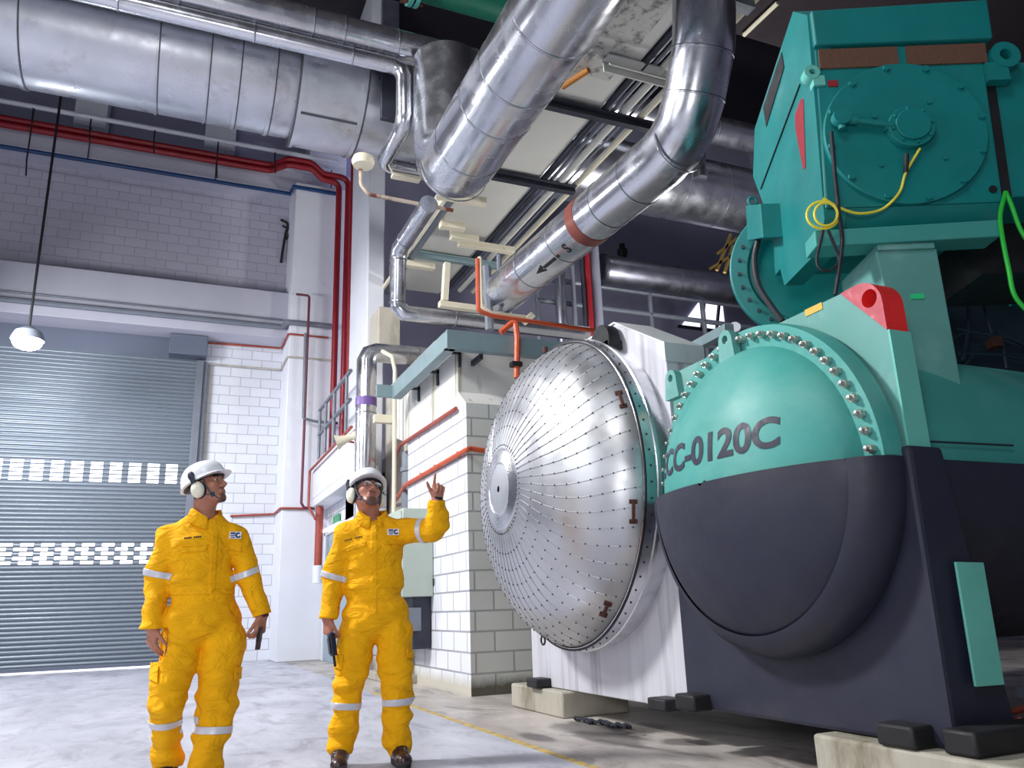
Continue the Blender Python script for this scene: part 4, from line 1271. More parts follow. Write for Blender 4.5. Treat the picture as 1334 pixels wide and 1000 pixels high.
# small kerb box at the foot of the wall
obj('kerb_block', MB().box((2.62, 9.9, 0), (2.94, 11.2, .1)).box((2.7, 10.0, .1), (2.94, 11.0, .32)), M['concrete'], label='low grey block at the foot of the wall behind the pointing man', cat='block', bevel=.01)
# conduits on the plant room
wall_run('conduit', 'orange_red', [V(3.26, 12.3, P(529, 631, 'X', 2.9)[2]), P(529, 631, 'X', 2.9), P(608, 585.5, 'X', 2.9), P(612, 584, 'Y', 7.95), P(633, 587, 'Y', 7.95)], .028, 'orange-red conduit rising along the white block wall', bend=.04)
wall_run('conduit', 'rust_red', [V(3.26, 12.3, P(521, 580, 'X', 2.9)[2]), P(521, 580, 'X', 2.9), P(594, 532, 'X', 2.9)], .024, 'rust-red conduit under the plaster band', bend=.04)
for (x, y) in ((548, 619.5), (566, 609), (596, 592)):
    q = P(x, y, 'X', 2.91)
    obj('pipe_clip', MB().box((2.90, q[1] - .012, q[2] - .035), (2.938, q[1] + .012, q[2] + .035)), M['orange_red'], label={548: 'small clip on the orange-red conduit, lowest', 566: 'small clip on the orange-red conduit, middle', 596: 'small clip on the orange-red conduit near the wall corner'}[x], cat='clip')
# upright pipes in the recess
obj('riser_pipe', MB().tube([V(3.12, 10.75, 0), V(3.12, 10.75, 3.0)], .14, 18).ring((3.12, 10.75, 2.75), (0, 0, 1), .14, .06, .02, 18), M['grey_paint'], label='thick grey riser in the recess beside the block wall', cat='pipe')
cr_ = P(514, 560, 'X', 2.8)
obj('conduit', MB().tube([V(2.8, cr_[1], .6), V(2.8, cr_[1], 4.1), V(2.8, cr_[1] + .15, 4.35), V(2.72, cr_[1] + .4, 4.5)], .03, 10, bend=.1), M['cream'], label='cream conduit standing in front of the recess', cat='conduit')
a, c = P(487, 545, 'Y', 11.0), P(529, 545, 'Y', 11.0)
obj('bracket', MB().box((a[0], 10.96, a[2] - .06), (c[0], 11.06, a[2] + .06)), M['cream'], label='cream bracket arm across the upright silver pipe', cat='bracket', bevel=.006)
# box duct above the column foot
a, c = P(493, 400, 'Y', 12.0), P(520, 450, 'Y', 12.0)
obj('box_duct', MB().box((a[0], 11.95, c[2] - .1), (c[0], 12.6, a[2])), M['beige'], label='beige box duct above the upright silver pipe', cat='duct', bevel=.008)
# steel channel frame round the top of the plant room
ch = thing('rooftop_channel', (2.7, 8.0, 3.6), 'grey green steel channel ring round the top of the plant room', 'channel')
obj('channel', MB().box((2.68, 7.86, 3.6), (5.6, 7.90, 3.81)).box((2.68, 7.90, 3.6), (5.6, 7.98, 3.615)).box((2.68, 7.90, 3.795), (5.6, 7.98, 3.81)), M['steel_grey'], ch, bevel=.003)
ye_ = float(P(513, 500, 'X', 2.7)[1])
obj('channel', MB().box((2.68, 7.9, 3.6), (2.72, ye_, 3.81)).box((2.72, 7.9, 3.6), (2.8, ye_, 3.615)).box((2.72, 7.9, 3.795), (2.8, ye_, 3.81)), M['steel_grey'], ch, bevel=.003)
obj('channel', MB().box((float(P(491, 503, 'Y', ye_)[0]), ye_, 3.62), (2.72, ye_ + .05, 3.79)), M['steel_grey'], ch, bevel=.003)
for y in (8.15, 8.95, 9.75):
    obj('support_arm', MB().box((2.72, y - .02, 3.63), (2.938, y + .02, 3.66)).box((2.91, y - .02, 3.48), (2.938, y + .02, 3.68)), M['dark_steel'], ch)
obj('support_arm', MB().box((3.1, 7.96, 3.54), (3.14, 8.255, 3.6)), M['dark_steel'], ch)
# sprinkler lines on the plant room roof
YP = 8.6
wall_run('sprinkler_pipe', 'orange_red', [P(622, 337, 'Y', YP), P(623, 404, 'Y', YP), P(640, 411, 'Y', YP), P(790, 433, 'Y', YP)], .03, 'orange-red sprinkler pipe above the plant room roof', 'pipe')
wall_run('sprinkler_pipe', 'orange_red', [P(652, 433, 'Y', 7.9), P(671, 417, 'Y', 7.85), P(674, 440, 'Y', 7.82), P(673, 492, 'Y', 7.82)], .035, 'orange-red branch pipe dropping in front of the plaster band', 'pipe', bend=.03)
q = P(673, 474, 'Y', 7.8)
obj('pipe_clamp', MB().box((q[0] - .06, 7.77, q[2] - .025), (q[0] + .06, 7.87, q[2] + .025)), M['black'], label='dark clamp holding the orange-red branch pipe', cat='clamp')
wall_run('conduit', 'cream', [P(625, 335, 'Y', 8.7), P(627, 398, 'Y', 8.7), P(640, 408, 'Y', 8.7), P(684, 413, 'Y', 8.7)], .03, 'cream looped conduit beside the orange-red sprinkler pipe')
wall_run('conduit', 'grey_paint', [P(634, 347, 'Y', 8.9), P(638, 430, 'Y', 8.9)], .06, 'thick grey standpipe on the plant room roof')
wall_run('conduit', 'grey_paint', [P(650, 332, 'Y', 8.8), P(652, 404, 'Y', 8.8)], .035, 'grey standpipe next to the pipe with the brown band')
for (xa_, ya_, xb_, yb_, w_, lab) in ((582, 343, 579, 392, .1, 'cream upright of the pipe frame above the plant room'), (572, 396, 665, 408, .1, 'cream crosspiece of the pipe frame above the plant room'), (683, 420, 693, 410, .1, 'short cream bracket on the sprinkler pipe')):
    obj('frame_bar', MB().bar(P(xa_, ya_, 'Y', 9.3), P(xb_, yb_, 'Y', 9.3), .08, w_, up=(0, 1, 0)), M['cream'], label=lab, cat='bracket', bevel=.006)
# mezzanine railing in front of the dark wall
mr = thing('mezzanine_railing', P(800, 420, 'Y', 12.6), 'grey pipe railing on the dark mezzanine', 'railing')
for (x, y) in ((704, 391), (704, 362), (704, 426)):
    q = P(x, y, 'Y', 12.6)
    obj('rail', MB().tube([V(q[0] - .1, 12.6, q[2]), V(13.5, 12.6, q[2])], .05, 10), M['grey_paint'], mr)
q0 = P(704, 362, 'Y', 12.6)
for x in (701, 773, 847, 915):
    q = P(x, 400, 'Y', 12.6)
    obj('post', MB().tube([V(q[0], 12.6, 3.55), V(q[0], 12.6, q0[2])], .05, 10), M['grey_paint'], mr)
# upright lines by the railing
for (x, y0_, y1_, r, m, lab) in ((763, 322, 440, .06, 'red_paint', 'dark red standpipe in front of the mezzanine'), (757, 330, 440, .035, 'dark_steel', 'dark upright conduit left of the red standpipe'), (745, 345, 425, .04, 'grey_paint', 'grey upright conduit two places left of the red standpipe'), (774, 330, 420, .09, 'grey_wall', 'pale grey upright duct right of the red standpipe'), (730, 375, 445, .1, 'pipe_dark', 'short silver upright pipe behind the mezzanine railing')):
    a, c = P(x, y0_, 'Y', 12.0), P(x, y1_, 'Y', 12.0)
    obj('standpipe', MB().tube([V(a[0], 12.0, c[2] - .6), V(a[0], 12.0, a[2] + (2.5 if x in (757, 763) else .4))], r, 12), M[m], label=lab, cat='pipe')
# small alarm beacon and the skylight window
q = P(808, 330, 'Y', 15.0)
bc = obj('alarm_beacon', MB().lathe([(0, .08), (.1, .12), (.2, .12), (.24, .07), (.34, .07), (.38, .0)], q + V(0, -.1, -.15), (0, 0, 1), 16), M['black'], label='small dark alarm beacon on the far dark wall', cat='beacon')
wa, wb = P(888, 419, 'Y', 15.15), P(942, 396, 'Y', 15.15)
M['day_pane'] = emit('daylit_pane', (226, 224, 246), 1.6)
wn = struct('window_1', MB().box((wa[0] - .1, 15.1, wa[2] - .15), (wb[0] + .1, 15.2, wa[2] - .1)).box((wa[0] - .1, 15.1, wb[2] + .1), (wb[0] + .1, 15.2, wb[2] + .15)).bar((wa[0] + .55, 15.12, wa[2] - .12), (wa[0] + .75, 15.12, wb[2] + .12), .06, .06).bar((wa[0] + 1.0, 15.12, wa[2] - .12), (wa[0] + 1.2, 15.12, wb[2] + .12), .06, .06), M['black'], label='small daylit window in the far dark wall')
obj('pane', MB().prism([(wa[0], wa[2] - .1), (wb[0], wa[2] - .1), (wb[0], wb[2] + .1), (wa[0] + .7, wb[2] + .1)], (0, 15.17, 0), (1, 0, 0), (0, 0, 1), (0, 1, 0), .02), M['day_pane'], wn, smooth=0)
# dark deck under the roof at the upper right
e0 = P(984, 52, 'Z', 8.8)
struct('ceiling_deck', MB().box((5.2, -1, 8.8), (14, float(e0[1]), 9.1)), mat('brown_black_deck', (44, 36, 42), .9, var=.2, scale=.6))
obj('conduit', MB().tube([P(969, 46, 'Z', 8.75), P(1013, 4, 'Z', 8.75)], .03, 8), M['cream'], label='pale conduit under the dark deck at the upper right', cat='conduit')
a, c = P(945, 0, 'Z', 6.4), P(985, 4, 'Z', 6.4)
obj('bracket', MB().bar(a, V(c[0], a[1], a[2]), .12, .08), M['grey_paint'], label='grey bracket at the top of the conduit bundle', cat='bracket')
# yellow ladder rails, gauge and valve behind the green vessel
b = MB()
for (xa_, ya_, xb_, yb_) in ((934, 352, 952, 305), (944, 355, 955, 320), (925, 350, 957, 330), (935, 330, 960, 310)):
    b.bar(P(xa_, ya_, 'Y', 9.0), P(xb_, yb_, 'Y', 9.0), .04, .04)
obj('ladder', b, mat('dull_yellow_paint', (128, 104, 48), .6, var=.2), label='dull yellow ladder rails behind the compressor', cat='ladder')
q = P(957, 428, 'Y', 6.2)
gg = thing('pressure_gauge', q, 'small round pressure gauge behind the top of the green vessel', 'gauge')
obj('dial', MB().lathe([(0, 0), (0, .05), (.05, .055), (.05, 0)], q, (-.5, -.85, .1), 20), M['white'], gg)
obj('stem', MB().tube([q + V(0, 0, -.05), q + V(0, 0, -.4)], .018, 8), M['bolt'], gg)
a, c = P(905, 452, 'Y', 6.6), P(950, 428, 'Y', 5.8)
obj('support_strut', MB().bar(a, c, .1, .1), M['steel_grey'], label='grey green steel arm between the two vessels', cat='bracket', bevel=.006)
a = P(948, 445, 'Y', 6.3)
obj('valve', MB().tube([a + V(0, 0, -.3), a + V(0, 0, .12)], .03, 10).ball(a + V(0, 0, .02), .06).tube([a + V(-.07, 0, .12), a + V(.07, 0, .12)], .015, 8), M['bolt'], label='small valve below the pressure gauge', cat='valve')

# floor drain, puddle, wire
a, c = P(752, 940, 'Z', 0), P(815, 950, 'Z', 0)
n_ = 17
links = MB()
dl = unit(c - a); sd_ = np.cross(V(0, 0, 1), dl)
for k_ in range(n_):
    q = a + (c - a) * k_ / (n_ - 1) + sd_ * .02 * math.sin(k_ * .9)
    up_ = V(0, 0, 1) if k_ % 2 else unit(sd_ * .8 + V(0, 0, .6))
    w_ = np.cross(up_, dl)
    L_ = np.linalg.norm(c - a) / n_ * .95
    links.tube([q + dl * L_ * math.cos(t) + w_ * L_ * .6 * math.sin(t) + V(0, 0, .022) for t in np.linspace(0, 2 * PI, 15)], .009, 6)
obj('steel_chain', links, M['dark_steel'], label='dark heavy chain lying on the oily floor by the vessel', cat='chain', kind='thing')
# rods and planks stored behind the vessel at the right edge
for k_, (x0_, y0_, x1_, y1_, m, lab) in enumerate(((1296, 900, 1345, 912, 'hood', 'pale blue grey plank behind the green vessel at the right edge'), (1298, 935, 1345, 925, 'rust_red', 'upper reddish pole stored behind the green vessel'), (1300, 945, 1345, 946, 'orange_red', 'second reddish pole stored behind the green vessel'), (1305, 960, 1345, 953, 'rust_red', 'lowest reddish pole stored behind the green vessel'))):
    a, c = P(x0_, y0_, 'Y', 2.9), P(x1_, y1_, 'Y', 2.7)
    if m == 'hood':
        mbq = MB().bar(a + V(.1, -.1, 0), c + (c - a) + V(0, -.1, 0), .12, .05)
    else:
        mbq = MB().tube([a + V(.15, .07 * k_, 0), c + (c - a) + V(0, .07 * k_, 0)], .016, 10)
    obj('plank' if m == 'hood' else 'pole', mbq, M[m], label=lab, cat='plank' if m == 'hood' else 'pole', bevel=0)
# shadowy machine behind the pedestal
dm = thing('control_rack', mface(1270, 420, -1.6), 'dark blue green rack of boxes and hoses behind the pedestal', 'rack')
M['navy'] = mat('dark_blue_green_paint', (26, 52, 66), .5, var=.15)
obj('rack_back', MB().obox(mface(1300, 380, -1.9), MU * 1.0, V(0, 0, .75), MN * .04), M['navy'], dm)
b = MB().obox(mface(1258, 347, -1.7), MU * .085, V(0, 0, .13), MN * .08)
obj('rack_box', b, M['teal_dark'], dm, bevel=.008)
obj('rack_box', MB().obox(mface(1335, 375, -1.7), MU * .1, V(0, 0, .12), MN * .08), M['teal_dark'], dm, bevel=.008)
obj('small_box', MB().obox(mface(1295, 447, -1.4), MU * .035, V(0, 0, .035), MN * .05), M['rust'], dm, bevel=.004)
for pts_ in (((1267, 315), (1282, 352), (1283, 400), (1294, 440)), ((1245, 428), (1290, 436), (1340, 445)), ((1258, 475), (1275, 455), (1300, 435), (1340, 452)), ((1250, 460), (1300, 462), (1345, 470)), ((1258, 380), (1262, 420), (1255, 470)), ((1302, 430), (1312, 480)), ((1240, 440), (1270, 432), (1320, 448))):
    obj('hose', MB().tube(smooth_path([mface(x, y, -1.5) for x, y in pts_]), .014, 8), M['navy'], dm)
# ================================================================ people: smooth bodies grown from joints measured in the photo
from mathutils.bvhtree import BVHTree

class Field:
    """signed distance grid with smooth unions"""
    def __init__(self, lo, hi, h):
        self.lo, self.h = np.array(lo, float), h
        self.n = np.ceil((np.array(hi) - self.lo) / h).astype(int) + 1
        self.D = np.full(self.n, 1.0, np.float32)
    def sub(self, lo, hi):
        a = np.clip(np.floor((np.asarray(lo) - self.lo) / self.h).astype(int), 0, self.n - 1)
        b = np.clip(np.ceil((np.asarray(hi) - self.lo) / self.h).astype(int) + 1, 1, self.n)
        sl = tuple(slice(i, j) for i, j in zip(a, b))
        ax = [(self.lo[k] + self.h * np.arange(a[k], b[k])).astype(np.float32) for k in range(3)]
        return sl, ax[0][:, None, None], ax[1][None, :, None], ax[2][None, None, :]
    def put(self, sl, d, k, cut=False):
        A = self.D[sl]
        if cut:
            d = -d
            h = np.maximum(k - np.abs(A - d), 0) / k
            self.D[sl] = np.maximum(A, d) + h * h * k * .25
        else:
            h = np.maximum(k - np.abs(A - d), 0) / k
            self.D[sl] = np.minimum(A, d) - h * h * k * .25
    def cap(self, a, b, ra, rb=None, k=.02, cut=False):
        a, b = np.asarray(a, float), np.asarray(b, float)
        rb = ra if rb is None else rb
        m = max(ra, rb) + 2.5 * k + .012
        sl, X, Y, Z = self.sub(np.minimum(a, b) - m, np.maximum(a, b) + m)
        d = b - a
        L2 = max(float(d @ d), 1e-9)
        t = np.clip(((X - a[0]) * d[0] + (Y - a[1]) * d[1] + (Z - a[2]) * d[2]) / L2, 0, 1)
        q = np.sqrt((X - a[0] - t * d[0]) ** 2 + (Y - a[1] - t * d[1]) ** 2 + (Z - a[2] - t * d[2]) ** 2)
        self.put(sl, q - (ra + (rb - ra) * t), k, cut)
    def ell(self, c, r, A=None, k=.02, cut=False):
        c, r = np.asarray(c, float), np.asarray(r, float)
        A = np.eye(3) if A is None else np.asarray(A, float)     # rows = axes
        m = max(r) + 2.5 * k + .012
        sl, X, Y, Z = self.sub(c - m, c + m)
        p = [(X - c[0]) * A[i, 0] + (Y - c[1]) * A[i, 1] + (Z - c[2]) * A[i, 2] for i in range(3)]
        k0 = np.sqrt(sum((p[i] / r[i]) ** 2 for i in range(3)))
        k1 = np.sqrt(sum((p[i] / r[i] ** 2) ** 2 for i in range(3))) + 1e-6
        self.put(sl, k0 * (k0 - 1) / k1, k, cut)
    def wrinkle(self, amp, fr, seed, zlo=-9, zhi=9, fade=.08):
        """cloth folds: smooth value noise, stretched by fr (cycles per metre in x, y, z)"""
        rg = np.random.RandomState(seed)
        G = rg.rand(24, 24, 64).astype(np.float32) - .5
        ax = [((self.lo[i] + 5 + self.h * np.arange(self.n[i])) * fr[i]) for i in range(3)]
        I = [np.floor(a).astype(int) for a in ax]
        T = [(a - i) for a, i in zip(ax, I)]
        T = [(t * t * (3 - 2 * t)).astype(np.float32) for t in T]
        out = 0
        for cx in (0, 1):
            for cy in (0, 1):
                for cz in (0, 1):
                    w = ((T[0] if cx else 1 - T[0])[:, None, None] * (T[1] if cy else 1 - T[1])[None, :, None] * (T[2] if cz else 1 - T[2])[None, None, :])
                    out = out + w * G[np.ix_((I[0] + cx) % 24, (I[1] + cy) % 24, (I[2] + cz) % 64)]
        z = self.lo[2] + self.h * np.arange(self.n[2])
        m = np.clip((z - zlo) / fade, 0, 1) * np.clip((zhi - z) / fade, 0, 1)
        self.D += (amp * 2 * out * m[None, None, :]).astype(np.float32)
    def mesh(self):
        D, h = self.D, self.h
        S = D < 0
        C = np.zeros(np.array(D.shape) - 1, np.int8)
        for dx in (0, 1):
            for dy in (0, 1):
                for dz in (0, 1):
                    C += S[dx:D.shape[0] - 1 + dx, dy:D.shape[1] - 1 + dy, dz:D.shape[2] - 1 + dz]
        act = np.argwhere((C > 0) & (C < 8))
        idx = np.full(C.shape, -1, np.int32)
        idx[tuple(act.T)] = np.arange(len(act))
        corners = [(i, j, k) for i in (0, 1) for j in (0, 1) for k in (0, 1)]
        acc = np.zeros((len(act), 3)); cnt = np.zeros(len(act))
        for a in corners:
            for ax in range(3):
                if a[ax]: continue
                b = list(a); b[ax] = 1
                da = D[act[:, 0] + a[0], act[:, 1] + a[1], act[:, 2] + a[2]].astype(float)
                db = D[act[:, 0] + b[0], act[:, 1] + b[1], act[:, 2] + b[2]].astype(float)
                cr = (da < 0) != (db < 0)
                t = np.where(cr, da / np.where(cr, da - db, 1), 0)
                p = np.tile(np.array(a, float), (len(act), 1)); p[:, ax] += t
                acc[cr] += p[cr]; cnt[cr] += 1
        V_ = self.lo + h * (act + acc / cnt[:, None])
        F_ = []
        for ax in range(3):
            o1, o2 = [(1, 2), (2, 0), (0, 1)][ax]
            sl0 = [slice(None)] * 3; sl1 = [slice(None)] * 3
            sl0[ax] = slice(0, -1); sl1[ax] = slice(1, None)
            A, B = S[tuple(sl0)], S[tuple(sl1)]
            e = np.argwhere(A != B)
            e = e[(e[:, o1] > 0) & (e[:, o2] > 0) & (e[:, o1] < C.shape[o1]) & (e[:, o2] < C.shape[o2])]
            q = []
            for (s1, s2) in ((-1, -1), (0, -1), (0, 0), (-1, 0)):
                c = e.copy(); c[:, o1] += s1; c[:, o2] += s2
                q.append(idx[tuple(c.T)])
            q = np.array(q).T
            flip = ~A[tuple(e.T)]
            q[flip] = q[flip][:, ::-1]
            F_.append(q)
        return V_, np.concatenate(F_)

class Person:
    def __init__(self, name, foot_px, label, zlift=0.0):
        self.o = P(foot_px[0], foot_px[1], 'Z', 0.0)
        v = np.array([self.o[0], self.o[1], 0.0])
        self.e2 = unit(v)
        self.e1 = V(self.e2[1], -self.e2[0], 0)
        self.depth = float(RM[2] @ (self.o + V(0, 0, .9) - EYE))
        self.s = self.depth / FPX
        self.name, self.label = name, label
        self.Rz = math.atan2(self.e1[1], self.e1[0])
    def loc(self, w):
        d = np.asarray(w, float) - self.o
        return V(d @ self.e1, d @ self.e2, d[2])
    def world(self, p):
        p = np.asarray(p, float)
        return self.o + self.e1 * p[0] + self.e2 * p[1] + V(0, 0, p[2])
    def J(self, x, y, dy=0.0):
        d = ray(x, y)
        c = self.o + self.e2 * dy
        t = ((c - EYE) @ self.e2) / (d @ self.e2)
        return self.loc(EYE + d * t)
    def ray_local(self, x, y):
        d = ray(x, y)
        return self.loc(EYE), V(d @ self.e1, d @ self.e2, d[2])

def raw_obj(name, vs, fs, mats, parent=None, smooth=True, mi=None):
    me = bpy.data.meshes.new(name)
    vs = np.asarray(vs, np.float32)
    fs = np.asarray(fs, np.int32)
    me.vertices.add(len(vs)); me.vertices.foreach_set('co', vs.ravel())
    k = fs.shape[1]
    me.loops.add(fs.size); me.loops.foreach_set('vertex_index', fs.ravel())
    me.polygons.add(len(fs)); me.polygons.foreach_set('loop_start', np.arange(len(fs), dtype=np.int32) * k)
    me.update(calc_edges=True)
    me.validate()
    for m in mats: me.materials.append(m)
    if mi is not None: me.polygons.foreach_set('material_index', np.asarray(mi, np.int32))
    me.polygons.foreach_set('use_smooth', [smooth] * len(me.polygons))
    o = bpy.data.objects.new(name, me)
    COL.objects.link(o)
    if parent is not None: o.parent = parent
    BASE[o.name] = np.zeros(3)
    return o

def child(name, mb, mats, par, smooth=40, bevel=0.0, label=None):
    """part of a person, given in the person's own frame"""
    me = bpy.data.meshes.new(name)
    me.from_pydata(mb.v, [], mb.f)
    for m in (mats if isinstance(mats, (list, tuple)) else [mats]): me.materials.append(m)
    me.polygons.foreach_set('material_index', mb.m)
    me.polygons.foreach_set('use_smooth', [True] * len(me.polygons))
    me.set_sharp_from_angle(angle=math.radians(smooth))
    o = bpy.data.objects.new(name, me)
    COL.objects.link(o)
    o.parent = par
    if bevel:
        b = o.modifiers.new('edge', 'BEVEL'); b.width = bevel; b.segments = 2; b.limit_method = 'ANGLE'
    return set_props(o, label)

def patch(name, src, keep, planes, off, m, par, label=None, thick=.003):
    """strip of cloth lying on the garment src: faces for which keep(centre) holds, trimmed cleanly by planes"""
    bm = bmesh.new(); bm.from_mesh(src.data)
    cs = np.array([f.calc_center_median()[:] for f in bm.faces])
    ok = keep(cs)
    bmesh.ops.delete(bm, geom=[f for f, k_ in zip(list(bm.faces), ok) if not k_], context='FACES')
    for co, no in planes:
        bmesh.ops.bisect_plane(bm, geom=list(bm.verts) + list(bm.edges) + list(bm.faces), plane_co=Vector(co), plane_no=Vector(no), clear_outer=True)
    bm.normal_update()
    for v in bm.verts: v.co += v.normal * off
    me = bpy.data.meshes.new(name); bm.to_mesh(me); bm.free()
    me.materials.clear(); me.materials.append(m)
    me.polygons.foreach_set('material_index', [0] * len(me.polygons))
    me.polygons.foreach_set('use_smooth', [True] * len(me.polygons))
    o = bpy.data.objects.new(name, me); COL.objects.link(o); o.parent = par
    s = o.modifiers.new('cloth', 'SOLIDIFY'); s.thickness = thick; s.offset = -1
    return set_props(o, label)

def cloth_mat(name, c):
    m, nt, b = nodes_of(name)
    vec = coords(nt)
    col = lin(c)
    n1 = noise(nt, vec, 5, 5, .6)
    cc = ramp(nt, n1, [(.3, tuple(x * .92 for x in col)), (.7, tuple(min(1, x * 1.05) for x in col))])
    nt.links.new(cc, b.inputs['Base Color'])
    b.inputs['Roughness'].default_value = .8
    b.inputs['Specular IOR Level'].default_value = .25
    w = nt.nodes.new('ShaderNodeTexNoise'); w.inputs['Scale'].default_value = 7; w.inputs['Detail'].default_value = 5
    w.inputs['Distortion'].default_value = 1.4
    mp = nt.nodes.new('ShaderNodeMapping'); mp.inputs['Scale'].default_value = (1, 1, 1.8); mp.inputs['Rotation'].default_value = (.3, .5, .2)
    nt.links.new(vec, mp.inputs['Vector']); nt.links.new(mp.outputs[0], w.inputs['Vector'])
    bump(nt, b, w.outputs['Fac'], .7, .05)
    return m

M['yellow_cloth'] = cloth_mat('yellow_coverall_cloth', (252, 182, 8))
M['reflect'] = mat('silver_reflective_tape', (214, 216, 226), .4, .15, var=.04, scale=20)
M['skin_a'] = mat('brown_skin_warm', (176, 118, 96), .5, var=.08, scale=14, bumpk=.1, bump_scale=90)
M['skin_b'] = mat('brown_skin', (178, 120, 102), .5, var=.08, scale=14, bumpk=.1, bump_scale=90)
M['lip'] = mat('lip', (160, 98, 92), .45, var=.05)
M['eye_white'] = mat('eye_white', (214, 208, 204), .25, var=.02)
M['iris'] = mat('dark_iris', (26, 18, 16), .2, var=.02)
M['hair'] = mat('black_hair', (26, 22, 24), .6, var=.2, scale=60, bumpk=.4, bump_scale=160)
M['stubble'] = mat('stubble_skin', (112, 76, 66), .6, var=.1, scale=80)
M['helmet'] = mat('white_helmet_shell', (234, 237, 244), .28, var=.02, rvar=.04, coat=.3)
M['cup'] = mat('cream_ear_cup', (232, 230, 212), .35, var=.03, rvar=.04)
M['strap'] = mat('dark_teal_strap', (24, 62, 76), .6, var=.1)
M['strap_grey'] = mat('grey_strap', (84, 86, 98), .6, var=.1)
M['helmet_dark'] = mat('dark_navy_plastic', (36, 38, 62), .4, var=.08)
M['boot'] = mat('dark_brown_leather', (52, 30, 32), .35, var=.2, scale=12, coat=.2)
M['sole'] = mat('black_sole', (20, 18, 20), .6, var=.1)
M['badge'] = mat('white_cloth_badge', (236, 238, 242), .6, var=.02)
M['thread'] = mat('dark_thread', (46, 40, 44), .7, var=.1)
M['badge_blue'] = mat('badge_blue', (24, 60, 130), .6, var=.05)
M['glass_frame'] = mat('thin_metal_frame', (150, 144, 140), .3, .8, var=.1)

def make_lens():
    m, nt, b = nodes_of('spectacle_lens')
    tr = nt.nodes.new('ShaderNodeBsdfTransparent')
    mx = nt.nodes.new('ShaderNodeMixShader')
    fr = nt.nodes.new('ShaderNodeFresnel'); fr.inputs['IOR'].default_value = 1.45
    b.inputs['Roughness'].default_value = .05
    b.inputs['Base Color'].default_value = (.9, .93, .95, 1)
    nt.links.new(fr.outputs[0], mx.inputs[0])
    nt.links.new(tr.outputs[0], mx.inputs[1])
    nt.links.new(b.outputs[0], mx.inputs[2])
    nt.links.new(mx.outputs[0], nt.nodes['Material Output'].inputs['Surface'])
    return m
M['lens'] = make_lens()

class Head:
    """frame of the head: c centre, r to the right of one who looks at the face, f forward, u up"""
    def __init__(self, c, yaw, pitch, roll=0.0, k=1.0):
        y, p = math.radians(yaw), math.radians(pitch)
        f0 = V(math.sin(y), -math.cos(y), 0)
        r0 = V(math.cos(y), math.sin(y), 0)
        f = f0 * math.cos(p) + V(0, 0, math.sin(p))
        u = np.cross(r0, f) * -1
        if u[2] < 0: u = -u
        ro = math.radians(roll)
        self.r = r0 * math.cos(ro) + u * math.sin(ro)
        self.u = u * math.cos(ro) - r0 * math.sin(ro)
        self.f, self.c, self.k = f, np.asarray(c, float), k
        self.A = np.array([self.r, self.f, self.u])
    def __call__(self, r, f, u):
        return self.c + (self.r * r + self.f * f + self.u * u) * self.k
    def inv(self, p):
        return ((p - self.c) @ self.A.T) / self.k

def head_prims(F, H, nb):
    k = H.k
    E = lambda r, f, u, rr, kk=.02, cut=False: F.ell(H(r, f, u), np.array(rr) * k, H.A, kk, cut)
    Cp = lambda a, b, ra, rb=None, kk=.012: F.cap(H(*a), H(*b), ra * k, (rb or ra) * k, kk)
    E(0, -.010, .03, (.075, .098, .098))
    E(0, .028, -.035, (.061, .066, .082), .03)
    E(0, .068, -.096, (.027, .022, .022), .025)
    for s in (-1, 1):
        E(s * .040, .056, -.016, (.026, .030, .026), .02)
        Cp((s * .055, .0, -.06), (s * .02, .07, -.1), .02, .016, .025)
        E(s * .077, -.012, -.005, (.012, .022, .033), .008)
        E(s * .032, .104, .014, (.019, .016, .012), .012, True)
        E(s * .032, .0765, .012, (.0125, .0125, .0125), .003)
        Cp((s * .012, .094, .033), (s * .05, .078, .033), .011, .008, .012)
        E(s * .014, .101, -.030, (.010, .010, .009), .008)
    Cp((0, .094, .018), (0, .117, -.024), .009, .0135, .010)
    Cp((-.019, .092, -.056), (.019, .092, -.056), .0075, None, .008)
    Cp((-.015, .089, -.068), (.015, .089, -.068), .0085, None, .008)
    F.cap(H(0, -.025, -.07), nb[0], .052 * k, .053, .03)
    F.cap(nb[0], nb[1], .054, .06, .03)

def head_mats(C, H, mi, beard):
    q = H.inv(C)
    r, f, u = np.abs(q[:, 0]), q[:, 1], q[:, 2]
    near = (r < .12) & (np.abs(f) < .16) & (u > -.14) & (u < .16)
    hair = near & ((u > .062) | ((f < .02) & (u > .0)) | ((f < -.03) & (u > -.05))) & ~((r > .066) & (np.abs(u + .005) < .04) & (f > -.04))
    mi[hair] = 4
    if beard:
        st = near & (f > .055) & (u < -.078) & (u > -.13) & (r < .035)
        st |= near & (f > .075) & (np.abs(u + .045) < .006) & (r < .028)
        mi[st] = 5
    lip = near & (f > .084) & (u < -.049) & (u > -.077) & (r < .024)
    mi[lip] = 1
    d = np.sqrt((r - .032) ** 2 + (f - .0765) ** 2 + (u - .012) ** 2)
    eye = near & (d < .0145) & (f > .08) & (np.abs(u - .012) < .0065)
    mi[eye] = 2
    mi[eye & (np.abs(r - .031) < .0055)] = 3
    brow = near & (f > .065) & (np.abs(u - .036 + (r - .03) ** 2 * 4) < .0055) & (r > .012) & (r < .055)
    mi[brow] = 4

